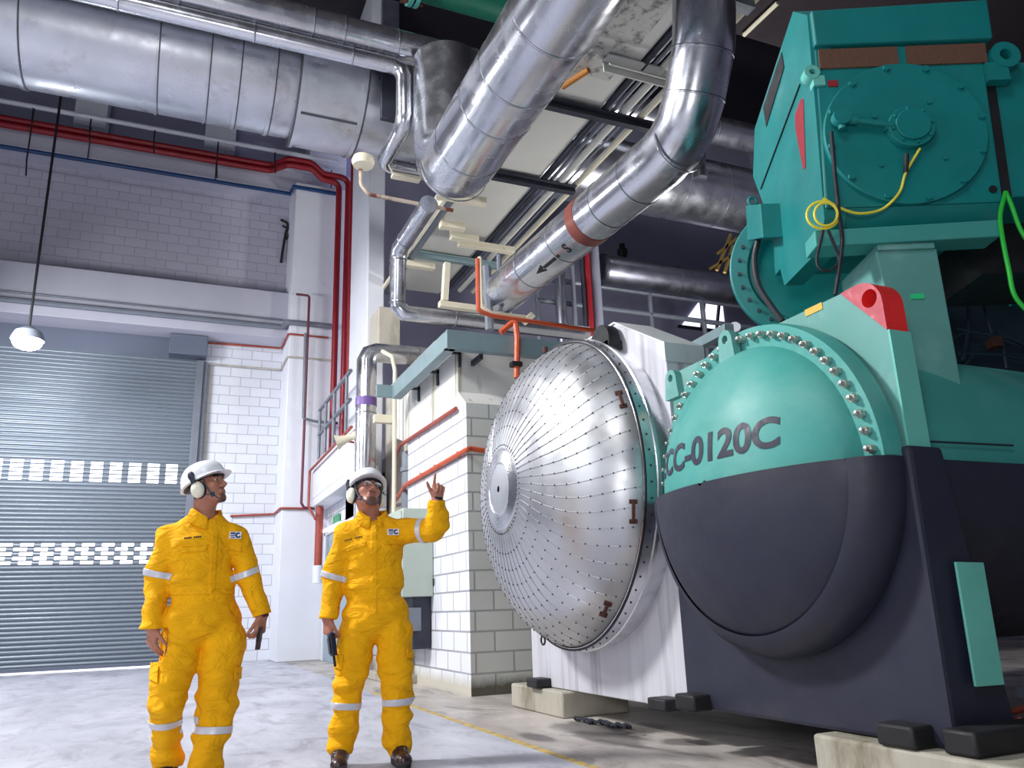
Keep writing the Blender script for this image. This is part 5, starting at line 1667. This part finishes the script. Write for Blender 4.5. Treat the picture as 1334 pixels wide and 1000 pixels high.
def hand_prims(F, w, d, n, s, curls, thumb=(45, 25), spread=1.0, k=1.0):
    """hand at wrist w: d to the fingertips, n out of the palm, s to the thumb side; curls = per finger three joint angles"""
    d, n, s = unit(d), unit(n), unit(s)
    kk = .006
    offs = [.030, .010, -.010, -.029]
    lens = [.074, .082, .076, .060]
    rad = [.0088, .0092, .0088, .0078]
    for i in range(4):
        kn = w + d * (.092 - .006 * abs(i - 1)) * k + s * offs[i] * k * spread
        F.cap(w + s * offs[i] * .55 * k, kn, .0165 * k, .0125 * k, .014)
        a = 0.0
        p = kn
        for j, fr in enumerate((.45, .31, .24)):
            a += math.radians(curls[i][j])
            q = p + (d * math.cos(a) + n * math.sin(a)) * lens[i] * fr * k
            F.cap(p, q, rad[i] * k * (1, .95, .88)[j], rad[i] * k * (.95, .88, .78)[j], kk)
            p = q
    F.ell(w + d * .05 * k + n * .006 * k + s * .022 * k, (.018 * k, .034 * k, .018 * k), np.array([s, d, n]), .012)
    F.cap(w - d * .05 * k, w + d * .01 * k, .026 * k, .027 * k, .012)
    a0, a1 = math.radians(thumb[0]), math.radians(thumb[1])
    b = w + d * .026 * k + s * .024 * k
    t1 = unit(d * math.cos(a0) + s * math.sin(a0) + n * .25)
    m_ = b + t1 * .044 * k
    F.cap(b, m_, .0145 * k, .0105 * k, .01)
    t2 = unit(t1 * math.cos(a1) + (d * .8 + n * .5) * math.sin(a1))
    m2 = m_ + t2 * .032 * k
    F.cap(m_, m2, .0102 * k, .0092 * k, kk)
    t3 = unit(t2 + n * .3 + d * .15)
    F.cap(m2, m2 + t3 * .024 * k, .0092 * k, .0075 * k, kk)

def helmet(par, H, logo=True):
    k = H.k
    hl = MB()
    na, nt_ = 56, 14
    rows = []
    for j in range(nt_ + 1):
        t = j / nt_
        th = t * PI / 2
        row = []
        for i in range(na):
            a = 2 * PI * i / na            # a = 0 is the front
            rx, rf = .112, .140
            z0 = .062 - .030 * (1 - math.cos(a)) / 2
            cs = math.cos(th) ** .75
            rid = 1 + .02 * max(0, 1 - abs(math.sin(a)) * 5) * (0 if j == 0 else 1)
            row.append(H(rx * cs * math.sin(a), -.012 + rf * cs * math.cos(a), z0 + (.166 - z0) * math.sin(th) ** .95 * (1 if t < 1 else 1) * rid))
        rows.append(row)
    brim = []
    for i in range(na):
        a = 2 * PI * i / na
        ext = .009 + .030 * max(0, math.cos(a)) ** 1.5
        z0 = .062 - .030 * (1 - math.cos(a)) / 2 - .008 - .004 * max(0, math.cos(a))
        brim.append(H((.112 + ext * .6) * math.sin(a), -.012 + (.140 + ext) * math.cos(a), z0))
    brim2 = []
    for i in range(na):
        a = 2 * PI * i / na
        z0 = .062 - .030 * (1 - math.cos(a)) / 2 - .008
        brim2.append(H(.106 * math.sin(a), -.012 + .133 * math.cos(a), z0 - .004))
    vs = []
    for row in [brim2, brim] + rows: vs += row
    nr = len(rows) + 2
    fs = []
    for j in range(nr - 1):
        for i in range(na):
            i2 = (i + 1) % na
            fs.append((j * na + i, (j + 1) * na + i, (j + 1) * na + i2, j * na + i2))
    hl.add(vs, fs)
    h = child('helmet', hl, M['helmet'], par, 50, label='white safety helmet')
    s_ = h.modifiers.new('shell', 'SOLIDIFY'); s_.thickness = .004; s_.offset = -1
    inner = MB().ball(H(0, -.012, .085), .100 * k, .127 * k, .068 * k, 28, 14, axes=H.A)
    child('liner', inner, M['helmet_dark'], h)
    if logo:      # small dark mark on the front
        lg = MB()
        for (dx, w) in ((-.016, .014), (.0, .012)):
            lg.obox(H(dx, .119, .088), H.r * w / 2 * k, H.f * .004 * k, H.u * .008 * k)
        n = 10
        for i in range(n):
            a = math.radians(50 + 260 * i / (n - 1))
            lg.obox(H(.019 + .008 * math.cos(a), .117, .088 + .008 * math.sin(a)), H.r * .003 * k, H.f * .004 * k, H.u * .003 * k)
        child('helmet_mark', lg, M['badge_blue'], h)
    for s in (-1, 1):
        cup = MB().ball(H(s * .099, -.014, -.022), .030 * k, .043 * k, .053 * k, 24, 14, axes=H.A)
        c = child('ear_cup', cup, M['cup'], h, label='cream ear defender cup')
        child('ear_cushion', MB().ball(H(s * .083, -.014, -.022), .020 * k, .046 * k, .056 * k, 22, 10, axes=H.A), M['helmet_dark'], c)
        arm = MB().bar(H(s * .122, -.02, .085), H(s * .118, -.016, .02), .03 * k, .012 * k, up=H.r)
        arm.ball(H(s * .116, -.022, .07), .014 * k, .022 * k, .03 * k, 12, 8, axes=H.A)
        child('ear_defender_arm', arm, M['helmet_dark'], c)
    return h

def chin_strap(par, H, m):
    mb = MB()
    for s in (-1, 1):
        pts = [H(s * .09, .03, .045), H(s * .080, .032, .0), H(s * .070, .042, -.05), H(s * .042, .066, -.1), H(0, .078, -.121)]
        for a, b in zip(pts[:-1], pts[1:]):
            mb.bar(a, b + (b - a) * .06, .020 * H.k, .006 * H.k, up=np.cross(b - a, H.f * .3 + H.r * s))
        pts = [H(s * .09, -.05, .04), H(s * .083, -.03, -.05), H(s * .060, .05, -.075)]
        for a, b in zip(pts[:-1], pts[1:]):
            mb.bar(a, b + (b - a) * .06, .013 * H.k, .005 * H.k, up=np.cross(b - a, H.f * .3 + H.r * s))
        mb.obox(H(s * .060, .052, -.075), H.f * .009, H.u * .011, H.r * .006)
    return child('chin_strap', mb, m, par)

def collar(par, c, yaw, rx, ry, tilt=.25):
    """shirt collar: stand and fall, open at the front"""
    y = math.radians(yaw)
    fx, rx_ = V(math.sin(y), -math.cos(y), 0), V(math.cos(y), math.sin(y), 0)
    mb = MB()
    n = 40
    A, B, C = [], [], []
    for i in range(n + 1):
        a = math.radians(14 + 332 * i / n)
        fr = max(0, math.cos(a))
        dirv = fx * math.cos(a) * ry + rx_ * math.sin(a) * rx
        zt = .036 - .030 * fr ** 2
        A.append(c + dirv * 1.0 + V(0, 0, zt - .055 * fr ** 1.5 * tilt * 2))
        B.append(c + dirv * 1.14 + V(0, 0, zt + .006 - .055 * fr ** 1.5 * tilt * 2))
        pt = 1 + .22 * max(0, 1 - min(i, n - i) / 5)
        C.append(c + dirv * (1.48 + .05 * fr) * (1 + .05 * (pt - 1)) + V(0, 0, -.022 - .055 * fr - .03 * (pt - 1)))
    k = n + 1
    mb.add(A + B + C, [(i, i + 1, k + i + 1, k + i) for i in range(n)] + [(k + i, k + i + 1, 2 * k + i + 1, 2 * k + i) for i in range(n)])
    o = child('collar', mb, M['yellow_cloth'], par, 70)
    s = o.modifiers.new('cloth', 'SOLIDIFY'); s.thickness = .006; s.offset = 0
    return o

def cast(Pn, bvh, x, y):
    o, d = Pn.ray_local(x, y)
    h = bvh.ray_cast(Vector(o), Vector(unit(d)))
    return (np.array(h[0]), np.array(h[1])) if h[0] is not None else (None, None)

def make_bvh(o):
    return BVHTree.FromPolygons([v.co[:] for v in o.data.vertices], [tuple(p.vertices) for p in o.data.polygons])

def badge(Pn, bvh, par, x, y, w, h):
    p, n = cast(Pn, bvh, x, y)
    n = unit(n + V(0, -1.0, 0))
    u = unit(np.cross(V(0, 0, 1), n) * -1)
    if u[0] < 0: u = -u
    v = unit(np.cross(n, u)); v = v if v[2] > 0 else -v
    s = Pn.s
    c = p + n * .008
    b = child('badge', MB().obox(c, u * w * s / 2, v * h * s / 2, n * .004), M['badge'], par, label='white chest badge with a dark blue mark')
    mk = MB()
    for r_, ww in ((.28, .42), (-.05, .42), (-.32, .36)):
        mk.obox(c + n * .0046 + u * (-.20 * w * s) + v * r_ * h * s, u * ww * w * s / 2, v * h * s * (.13 if r_ > 0 else .07), n * .0008)
    cc = c + n * .0046 + u * w * s * .25
    rr = h * s * .30
    for i in range(14):
        a = math.radians(70 + 250 * i / 13)
        mk.obox(cc + u * rr * math.cos(a) + v * rr * math.sin(a), u * rr * .34, v * rr * .34, n * .0008)
    child('badge_mark', mk, M['badge_blue'], b)

def name_strip(Pn, bvh, par, x0, y0, x1, y1):
    mk = MB()
    N_ = 9
    for i in range(N_):
        if i == 4: continue
        t = i / (N_ - 1)
        p, n = cast(Pn, bvh, x0 + (x1 - x0) * t, y0 + (y1 - y0) * t)
        if p is None: continue
        mk.obox(p + n * .003, V(.004, 0, 0), V(0, 0, .0035), n * .002)
    child('name_stitching', mk, M['thread'], par)

def boot(par, ankle, toe, k=1.0):
    """ankle, toe in the person's frame (ankle above the heel)"""
    lo = np.minimum(ankle, toe) - .14; hi = np.maximum(ankle, toe) + .16
    F = Field(lo, hi, .006)
    d = toe - ankle; d[2] = 0; L = np.linalg.norm(d); d = d / L
    z = toe[2]
    heel = np.array([ankle[0], ankle[1], z + .045]) - d * .045
    F.cap(np.array([ankle[0], ankle[1], z + .16]), np.array([ankle[0], ankle[1], z + .08]), .048 * k, .048 * k, .03)
    F.cap(heel, np.array([ankle[0], ankle[1], z + .06]) + d * .06, .042 * k, .044 * k, .03)
    F.cap(np.array([ankle[0], ankle[1], z + .072]) + d * .02, np.array([toe[0], toe[1], z + .034]) - d * .04, .042 * k, .036 * k, .03)
    F.ell(np.array([toe[0], toe[1], z + .036]) - d * .035, (.046 * k, .052 * k, .036), None, .025)
    sl, X, Y, Z = F.sub(lo, hi)
    F.D[sl] = np.maximum(F.D[sl], (z + .012) - Z)
    vs, fs = F.mesh()
    b = raw_obj('boot', vs, fs, [M['boot']], par)
    so = MB()
    side = np.array([-d[1], d[0], 0])
    pts = []
    for i in range(28):
        a = 2 * PI * i / 28
        t = .5 + .5 * math.cos(a)
        w = .048 * (.82 + .25 * t)
        pts.append((heel + (np.array([toe[0], toe[1], 0]) - np.array([heel[0], heel[1], 0])) * 0)[:2])
    mid = (np.array([heel[0], heel[1]]) - d[:2] * .045 + np.array([toe[0], toe[1]]) + d[:2] * .012) / 2
    half = np.linalg.norm(np.array([toe[0], toe[1]]) + d[:2] * .012 - (np.array([heel[0], heel[1]]) - d[:2] * .045)) / 2
    poly = []
    for i in range(32):
        a = 2 * PI * i / 32
        ca, sa = math.cos(a), math.sin(a)
        q = mid + d[:2] * half * np.sign(ca) * abs(ca) ** .7 + side[:2] * (.045 + .006 * ca) * np.sign(sa) * abs(sa) ** .7
        poly.append(tuple(q))
    so.prism(poly, (0, 0, z), (1, 0, 0), (0, 1, 0), (0, 0, 1), .028)
    child('sole', so, M['sole'], b, bevel=.004)
    lc = MB()
    for i in range(4):
        c = np.array([ankle[0], ankle[1], z + .108 - .012 * i]) + d * (.062 + .018 * i)
        lc.tube([c - side * .03, c + d * .006 + V(0, 0, .004), c + side * .03], .004, 6)
    child('lace', lc, M['sole'], b)
    return b

def build_person(Pn, spec):
    """spec: joints and radii in photo pixels"""
    s = Pn.s
    J = lambda q: Pn.J(*q)
    lo = V(-.62, -.42, -.03); hi = V(.62, .40, 2.0)
    xs = [J(q) for part in spec['all'] for q in part]
    xs = np.array(xs)
    lo = V(xs[:, 0].min() - .19, -.36, -.02); hi = V(xs[:, 0].max() + .19, .33, spec['top'])
    # ---- body: one continuous surface with head, neck, trunk, limbs and both hands
    F = Field(lo, hi, .0042)
    H = Head(J(spec['head']['c']), **spec['head']['rot'])
    nb = [J(q) for q in spec['neck']]
    head_prims(F, H, nb)
    for a, b, ra, rb in spec['limbs']:
        F.cap(J(a), J(b), ra * s * .62, rb * s * .62, .03)
    for c, r in spec['trunk']:
        y = math.radians(spec['yaw'])
        A = np.array([[math.cos(y), math.sin(y), 0], [-math.sin(y), math.cos(y), 0], [0, 0, 1]])
        F.ell(J(c), np.array(r) * s * .84, A, .04)
    for a, b, ra, rb in spec['shoulders']:
        F.cap(J(a), J(b), ra * s * .75, rb * s * .75, .04)
    for w, d, n, sd, curls, th in spec['hands']:
        n = np.asarray(n, float); d = unit(d)
        sd = unit(np.asarray(sd, float) - d * np.dot(sd, d))
        n = n - d * np.dot(n, d); n = unit(n - sd * np.dot(n, sd))
        hand_prims(F, J(w), d, n, sd, curls, th)
    vs, fs = F.mesh()
    C = vs[fs].mean(1)
    mi = np.zeros(len(fs), np.int32)
    head_mats(C, H, mi, spec['beard'])
    body = raw_obj(Pn.name, vs, fs, [spec['skin'], M['lip'], M['eye_white'], M['iris'], M['hair'], M['stubble']], None, True, mi)
    body.location = Vector(Pn.o)
    body.rotation_euler = (0, 0, Pn.Rz)
    set_props(body, Pn.label, 'person')
    # ---- coverall
    F = Field(lo, hi, .0062)
    for c, r in spec['trunk']:
        F.ell(J(c), np.array(r) * s, A, .05)
    for a, b, ra, rb in spec['shoulders']:
        F.cap(J(a), J(b), ra * s, rb * s, .05)
    for a, b, ra, rb in spec['limbs']:
        F.cap(J(a), J(b), ra * s, rb * s, .016)
    for a, b, ra, rb in spec.get('folds', []):
        F.cap(J(a), J(b), ra * s, rb * s, .02)
    zc = J(spec['neck'][1])[2]
    F.wrinkle(.010, (10, 10, 8), spec['seed'])
    F.wrinkle(.010, (12, 12, 19), spec['seed'] + 1)
    zk = spec['zknee']
    F.wrinkle(.016, (6, 6, 20), spec['seed'] + 2, -1, zk, .15)
    F.wrinkle(.009, (8, 8, 24), spec['seed'] + 3, spec['zwaist'] - .1, spec['zwaist'] + .12, .06)
    # trim flat at the ends of sleeves and legs
    for w, d, cr_ in spec['cuts']:
        p, d = J(w), unit(d)
        m = .16
        sl, X, Y, Z = F.sub(p - m, p + m)
        q = (X - p[0]) * d[0] + (Y - p[1]) * d[1] + (Z - p[2]) * d[2]
        r2 = np.sqrt((X - p[0]) ** 2 + (Y - p[1]) ** 2 + (Z - p[2]) ** 2)
        rr_ = np.sqrt(np.maximum(r2 ** 2 - q ** 2, 0))
        F.D[sl] = np.where((rr_ < cr_) & (q > -.03), np.maximum(F.D[sl], q), F.D[sl])
    # neck opening
    F.cap(J(spec['neck'][0]), J(spec['neck'][1]) + V(0, -.015, -.01), .062, .062, .01, cut=True)
    vs, fs = F.mesh()
    cov = raw_obj('coverall', vs, fs, [M['yellow_cloth']], body)
    set_props(cov, 'yellow work coverall')
    bv = make_bvh(cov)
    return body, cov, bv, H, A

def limb_stripe(Pn, cov, c, ax, half, rad, name='reflective_stripe'):
    c = np.asarray(c, float); ax = unit(ax)
    patch(name, cov, lambda q: (np.linalg.norm(q - c, axis=1) < rad) & (np.abs((q - c) @ ax) < half + .015), [(c + ax * half, ax), (c - ax * half, -ax)], .004, M['reflect'], cov, label='silver reflective stripe')

def front_patch(Pn, cov, quad, off=.006, name='pocket_flap', m=None, label=None, thick=.006):
    """patch of cloth whose outline is a photo quad, clockwise from its upper left corner"""
    o = Pn.loc(EYE)
    dirs = [unit(Pn.ray_local(*q)[1]) for q in quad]
    planes = []
    cen = unit(sum(dirs))
    for i in range(4):
        n = np.cross(dirs[i], dirs[(i + 1) % 4]); n = unit(n)
        if np.dot(n, cen) > 0: n = -n
        planes.append((o, n))
    pts = [Pn.J(*q) for q in quad]
    lo = np.min(pts, 0) - .05; hi = np.max(pts, 0) + .05
    me = cov.data
    nr = np.array([p.normal[:] for p in me.polygons])
    def keep(q):
        return (q[:, 0] > lo[0]) & (q[:, 0] < hi[0]) & (q[:, 2] > lo[2]) & (q[:, 2] < hi[2]) & (nr[:, 1] < .15)
    patch(name, cov, keep, planes, off, m or M['yellow_cloth'], cov, label, thick)

# ---------------------------------------------------------------- man on the left, walking, looking up to the right
CURL = lambda a: [(a, a * .9, a * .6), (a * 1.05, a, a * .6), (a * 1.1, a, a * .6), (a * 1.15, a, a * .6)]
p1 = Person('person', (252, 1027), 'man in yellow coverall and white helmet, arms hanging, in front of the roller shutter')
sp1 = dict(
    head=dict(c=(270, 635, -.02), rot=dict(yaw=60, pitch=20, roll=0, k=.905)),
    neck=[(267, 657, -.005), (266, 684, .01)], yaw=14, beard=True, skin=M['skin_a'], seed=11, top=1.95,
    trunk=[((264, 716, 0), (45, 28, 42)), ((264, 762, 0), (41, 27, 36)), ((265, 806, 0), (50, 29, 36))],
    shoulders=[((227, 695, 0), (302, 692, -.0), 14, 14), ((251, 683, .01), (283, 681, .01), 12, 12)],
    limbs=[((221, 700, 0), (205, 756, .03), 16.5, 15.5), ((205, 756, .03), (199, 816, -.05), 15, 14.5),
           ((307, 699, 0), (325, 752, .02), 17, 15), ((325, 752, .02), (341, 800, -.06), 15, 11.5),
           ((237, 830, 0), (218, 914, -.08), 27.5, 21.5), ((218, 914, -.08), (218, 992, .10), 21, 15),
           ((291, 830, 0), (280, 918, -.02), 27.5, 24), ((280, 918, -.02), (265, 1020, -.02), 23, 18)],
    folds=[((232, 905, -.10), (240, 908, -.08), 8, 5), ((217, 980, .08), (219, 988, .09), 17, 15)],
    cuts=[((199, 819, -.05), (-.0, 0, -1), .085), ((342, 801, -.06), (.3, -.1, -1), .09), ((218, 998, .1), (0, 0, -1), .12)],
    hands=[((199, 815, -.05), (.03, -.15, -1), (.8, .5, 0), (.55, -.83, 0), CURL(26), (40, 30)),
           ((341.5, 801, -.06), (-.10, -.25, -1), (-.8, .6, 0), (-.62, -.78, 0), CURL(46), (30, 40))],
    zknee=.62, zwaist=1.08, all=[[(199, 816), (341, 800), (252, 1010)]])
b1, c1, v1_, H1, A1 = build_person(p1, sp1)
helmet(b1, H1); chin_strap(b1, H1, M['strap'])
collar(c1, p1.J(268, 673, .0), 24, .071, .067)
for a, b_, t in (((221, 700, 0), (205, 756, .03), .84), ((307, 699, 0), (325, 752, .02), .88)):
    a, b_ = p1.J(*a), p1.J(*b_)
    limb_stripe(p1, c1, a + (b_ - a) * t, (b_ - a) + V(.0, 0, -.0), .017, .115)
for c, ax in (((219, 941, -.04), V(.02, .2, -1)), ((274, 949, -.02), V(-.05, 0, -1))):
    limb_stripe(p1, c1, p1.J(*c), ax, .018, .15)
front_patch(p1, c1, ((233, 713), (271, 711), (269, 717), (235, 720)), label=None)
front_patch(p1, c1, ((295, 707), (315, 713), (313, 719), (296, 714)))
front_patch(p1, c1, ((276, 690), (284, 690), (279, 780), (272, 780)), name='placket', off=.004)
front_patch(p1, c1, ((196, 862), (208, 868), (206, 890), (194, 884)), name='cargo_pocket', off=.01)
front_patch(p1, c1, ((305, 868), (314, 868), (313, 884), (304, 884)), name='cargo_pocket', off=.01)
front_patch(p1, c1, ((224, 770), (305, 768), (305, 773), (224, 775)), name='waist_seam', off=.003)
badge(p1, v1_, c1, 306.5, 697, 15, 9)
name_strip(p1, v1_, c1, 241, 701, 261, 699)
boot(b1, p1.J(219, 1000, .10), np.array([*(p1.J(214, 1004, -.04)[:2]), .0]) , 1.0)
boot(b1, np.array([*(p1.J(265, 1018, -.02)[:2]), .1]), np.array([*(p1.J(267, 1018, -.21)[:2]), .0]))
w_ = p1.J(341, 801, -.06)
child('wrist_watch', MB().tube([w_ + V(.0, 0, .012), w_ + V(.004, 0, -.012)], .036, 20), mat('maroon_watch', (92, 22, 44), .4, var=.1), b1, bevel=.004, label='maroon watch on the left wrist')

# ---------------------------------------------------------------- man on the right, pointing up
p2 = Person('person', (484, 996), 'man in yellow coverall, white helmet and glasses, pointing up with one raised arm')
fist = [(8, 6, 4), (78, 88, 50), (84, 92, 50), (88, 92, 50)]
sp2 = dict(
    head=dict(c=(477.5, 643, -.01), rot=dict(yaw=24, pitch=24, roll=-8, k=.97)),
    neck=[(481, 660, .0), (484, 682, .02)], yaw=6, beard=True, skin=M['skin_b'], seed=31, top=1.86,
    trunk=[((486, 716, 0), (41, 26, 40)), ((487, 758, 0), (38.5, 25, 36)), ((490, 800, 0), (43, 27, 33))],
    shoulders=[((454, 695, 0), (525, 690, 0), 14, 15), ((470, 684, .01), (502, 682, .01), 11, 11)],
    limbs=[((451, 699, 0), (435, 752, .02), 16.5, 14.5), ((435, 752, .02), (427, 804, -.05), 14, 12),
           ((526, 693, 0), (564, 689, -.13), 17, 15), ((564, 689, -.13), (569, 652, -.2), 15.5, 11),
           ((466, 822, 0), (455, 892, -.03), 24, 19.5), ((456, 892, -.03), (443, 974, .0), 19.5, 14.5),
           ((514, 822, 0), (516, 890, -.03), 24, 21), ((516, 890, -.03), (519, 976, -.015), 20.5, 15.5)],
    folds=[((443, 966, 0), (444, 974, 0), 15, 14), ((518, 955, -.01), (512, 962, 0), 17, 15), ((572, 672, -.17), (574, 680, -.15), 13, 13)],
    cuts=[((427, 806, -.05), (-.1, -.1, -1), .075), ((569.5, 651, -.2), (.03, -.3, 1), .1), ((443, 982, 0), (0, 0, -1), .1), ((519, 983, 0), (0, 0, -1), .1)],
    hands=[((427, 804, -.05), (.05, -.15, -1), (.8, .55, 0), (.6, -.8, 0), CURL(48), (30, 45)),
           ((569.5, 652, -.2), (.10, -.12, 1), (.12, -1, 0), (-1, -.1, .1), fist, (38, 10))],
    zknee=.6, zwaist=1.03, all=[[(427, 804), (575, 690), (484, 996)]])
b2, c2, v2_, H2, A2 = build_person(p2, sp2)
helmet(b2, H2); chin_strap(b2, H2, M['strap_grey'])
collar(c2, p2.J(485, 673, .005), 8, .074, .070)
for a, b_, t in (((451, 699, 0), (435, 752, .02), .97), ((526, 693, 0), (564, 689, -.13), .68)):
    a, b_ = p2.J(*a), p2.J(*b_)
    limb_stripe(p2, c2, a + (b_ - a) * t, b_ - a, .017, .105)
for c, ax in (((452, 918, -.02), V(-.08, 0, -1)), ((516, 913, -.02), V(.02, 0, -1))):
    limb_stripe(p2, c2, p2.J(*c), ax, .018, .15)
front_patch(p2, c2, ((449, 713), (476, 705), (477, 710), (449, 719)))
front_patch(p2, c2, ((499, 704), (525, 704), (525, 708), (500, 709)))
front_patch(p2, c2, ((483, 684), (491, 684), (491, 800), (484, 800)), name='placket', off=.004)
front_patch(p2, c2, ((449, 762), (526, 760), (526, 765), (449, 767)), name='waist_seam', off=.003)
front_patch(p2, c2, ((438, 850), (448, 854), (446, 872), (436, 868)), name='cargo_pocket', off=.01)
front_patch(p2, c2, ((529, 845), (537, 847), (537, 858), (529, 856)), name='cargo_pocket', off=.01)
badge(p2, v2_, c2, 512, 693, 15, 8)
name_strip(p2, v2_, c2, 450, 704, 471, 699)
boot(b2, np.array([*(p2.J(443, 985, .0)[:2]), .1]), np.array([*(p2.J(441, 990, -.19)[:2]), .0]))
boot(b2, np.array([*(p2.J(519, 985, .0)[:2]), .1]), np.array([*(p2.J(528, 990, -.18)[:2]), .0]))
# glasses
g_ = MB()
for s_ in (-1, 1):
    ring = [H2(s_ * .033 + .024 * math.cos(a), .108 - .004 * abs(math.cos(a)), .010 + .016 * math.sin(a)) for a in np.linspace(0, 2 * PI, 25)]
    g_.tube(ring, .0022, 6)
    g_.tube([H2(s_ * .057, .104, .014), H2(s_ * .078, .06, .012), H2(s_ * .08, -.01, .005)], .002, 6)
g_.tube([H2(-.010, .110, .013), H2(0, .113, .016), H2(.010, .110, .013)], .002, 6)
gl = child('glasses', g_, M['glass_frame'], b2, label='thin framed glasses')
for s_ in (-1, 1):
    child('lens', MB().ball(H2(s_ * .033, .107, .010), .022, .0012, .014, 20, 8, axes=H2.A), M['lens'], gl)
# dark wrist strap on the raised arm
w_ = p2.J(569.5, 651, -.2)
child('wrist_watch', MB().tube([w_ + V(0, 0, .0), w_ + V(.003, -.003, .02)], .033, 18), M['black'], b2, bevel=.004)

# ---------------------------------------------------------------- things in their hands
def handheld(Pn, c, up, side, dims, name, label, cat, antenna=False):
    up = unit(up); side = unit(np.asarray(side, float) - up * np.dot(side, up)); n = np.cross(up, side)
    W = lambda p: Pn.world(p)
    D_ = lambda v: Pn.e1 * v[0] + Pn.e2 * v[1] + V(0, 0, v[2])
    c = np.asarray(c, float)
    t = thing(name, W(c) - V(0, 0, dims[2] / 2), label, cat)
    obj('case', MB().obox(W(c), D_(side) * dims[0] / 2, D_(n) * dims[1] / 2, D_(up) * dims[2] / 2), M['helmet_dark'], t, bevel=.006)
    obj('screen', MB().obox(W(c - n * 0 + up * dims[2] * .12), D_(side) * dims[0] * .40, D_(n) * (dims[1] / 2 + .001), D_(up) * dims[2] * .28), M['black'], t)
    if antenna:
        q = c + up * dims[2] / 2 + side * dims[0] * .3
        obj('clip', MB().obox(W(c - up * dims[2] * .05 - n * (dims[1] * .5 + .006)), D_(side) * .012, D_(n) * .004, D_(up) * dims[2] * .35), M['strap_grey'], t, bevel=.002)
        obj('antenna', MB().tube([W(c - up * dims[2] / 2), W(c - up * (dims[2] / 2 + .06))], .008, 10), M['black'], t)
    return t
q = p1.J(337.5, 831, -.12)
handheld(p1, q, (.1, .1, 1), (.3, -1, 0), (.06, .012, .12), 'mobile_phone', 'dark phone held low in the left hand of the walking man', 'phone')
q = p2.J(433, 839, -.11)
handheld(p2, q, (-.16, .05, 1), (.4, -1, 0), (.05, .032, .13), 'two_way_radio', 'dark blue two-way radio held low by the pointing man', 'radio', True)
# ================================================================ light, sky, camera
def area(name, loc, target, size, power, color=(1, 1, 1), sy=None):
    L = bpy.data.lights.new(name, 'AREA')
    L.energy = power
    L.color = color
    L.size = size
    if sy:
        L.shape = 'RECTANGLE'
        L.size_y = sy
    o = bpy.data.objects.new(name, L)
    COL.objects.link(o)
    o.location = loc
    o.rotation_euler = (Vector(target) - Vector(loc)).to_track_quat('-Z', 'Y').to_euler()
    return o

area('unseen_lamp', (-4.4, 7.2, 7.6), (2.6, 4.8, 1.6), 1.1, 1050, (1, .99, .97))
area('unseen_lamp', (-3.4, 13.0, 5.3), (1.2, 15.6, .5), 1.0, 330, (.97, .98, 1))  # unseen lamp added to brighten the back wall, column and shutter
area('camera_side_fill', (-1.6, -1.2, 1.7), (2.6, 7, 4.2), .9, 95, (1, .99, .98))  # fill added near the camera to lift people, pipes and tray underside
area('added_duct_fill', (8.5, 9.0, 4.4), (5.5, 10.5, 8), .8, 210, (1, .98, .95))  # hidden light added behind the vessels to brighten the old duct
pl_ = bpy.data.lights.new('floodlight_glow', 'POINT')
pl_.energy = 80
pl_.shadow_soft_size = .15
pl_.color = (.92, .95, 1)
po_ = bpy.data.objects.new('floodlight_glow', pl_)
COL.objects.link(po_)
po_.location = Vector(LP_ + V(0, -.05, -.14))
area('front_left_fill', (-3.5, -2.5, 9.5), (2.5, 6, 2.5), 3.5, 300, (.96, .98, 1))  # off-frame fill added from the front left, not a roof fixture
area('left_side_fill', (-9.4, 3, 4), (2, 7, 2), 5.0, 250, (.92, .95, 1), 3.0)  # area fill added on the left, no actual window there
w = bpy.data.worlds.new('daylight')
SC.world = w
w.use_nodes = True
bg = w.node_tree.nodes['Background']
bg.inputs['Color'].default_value = (.93, .93, 1, 1)
bg.inputs['Strength'].default_value = 4.0

cam = bpy.data.cameras.new('camera')
cam.sensor_width = 36
cam.lens = FPX / 1334 * 36
cam.clip_start = .05
cam.clip_end = 100
co = bpy.data.objects.new('camera', cam)
COL.objects.link(co)
mt = Matrix.Identity(4)
for i in range(3):
    mt[i][0], mt[i][1], mt[i][2], mt[i][3] = RM[0][i], -RM[1][i], -RM[2][i], EYE[i]
co.matrix_world = mt
SC.camera = co
vs = SC.view_settings
vs.view_transform = 'Standard'
vs.look = 'None'
vs.gamma = 1
vs.exposure = 0
vs.use_curve_mapping = False
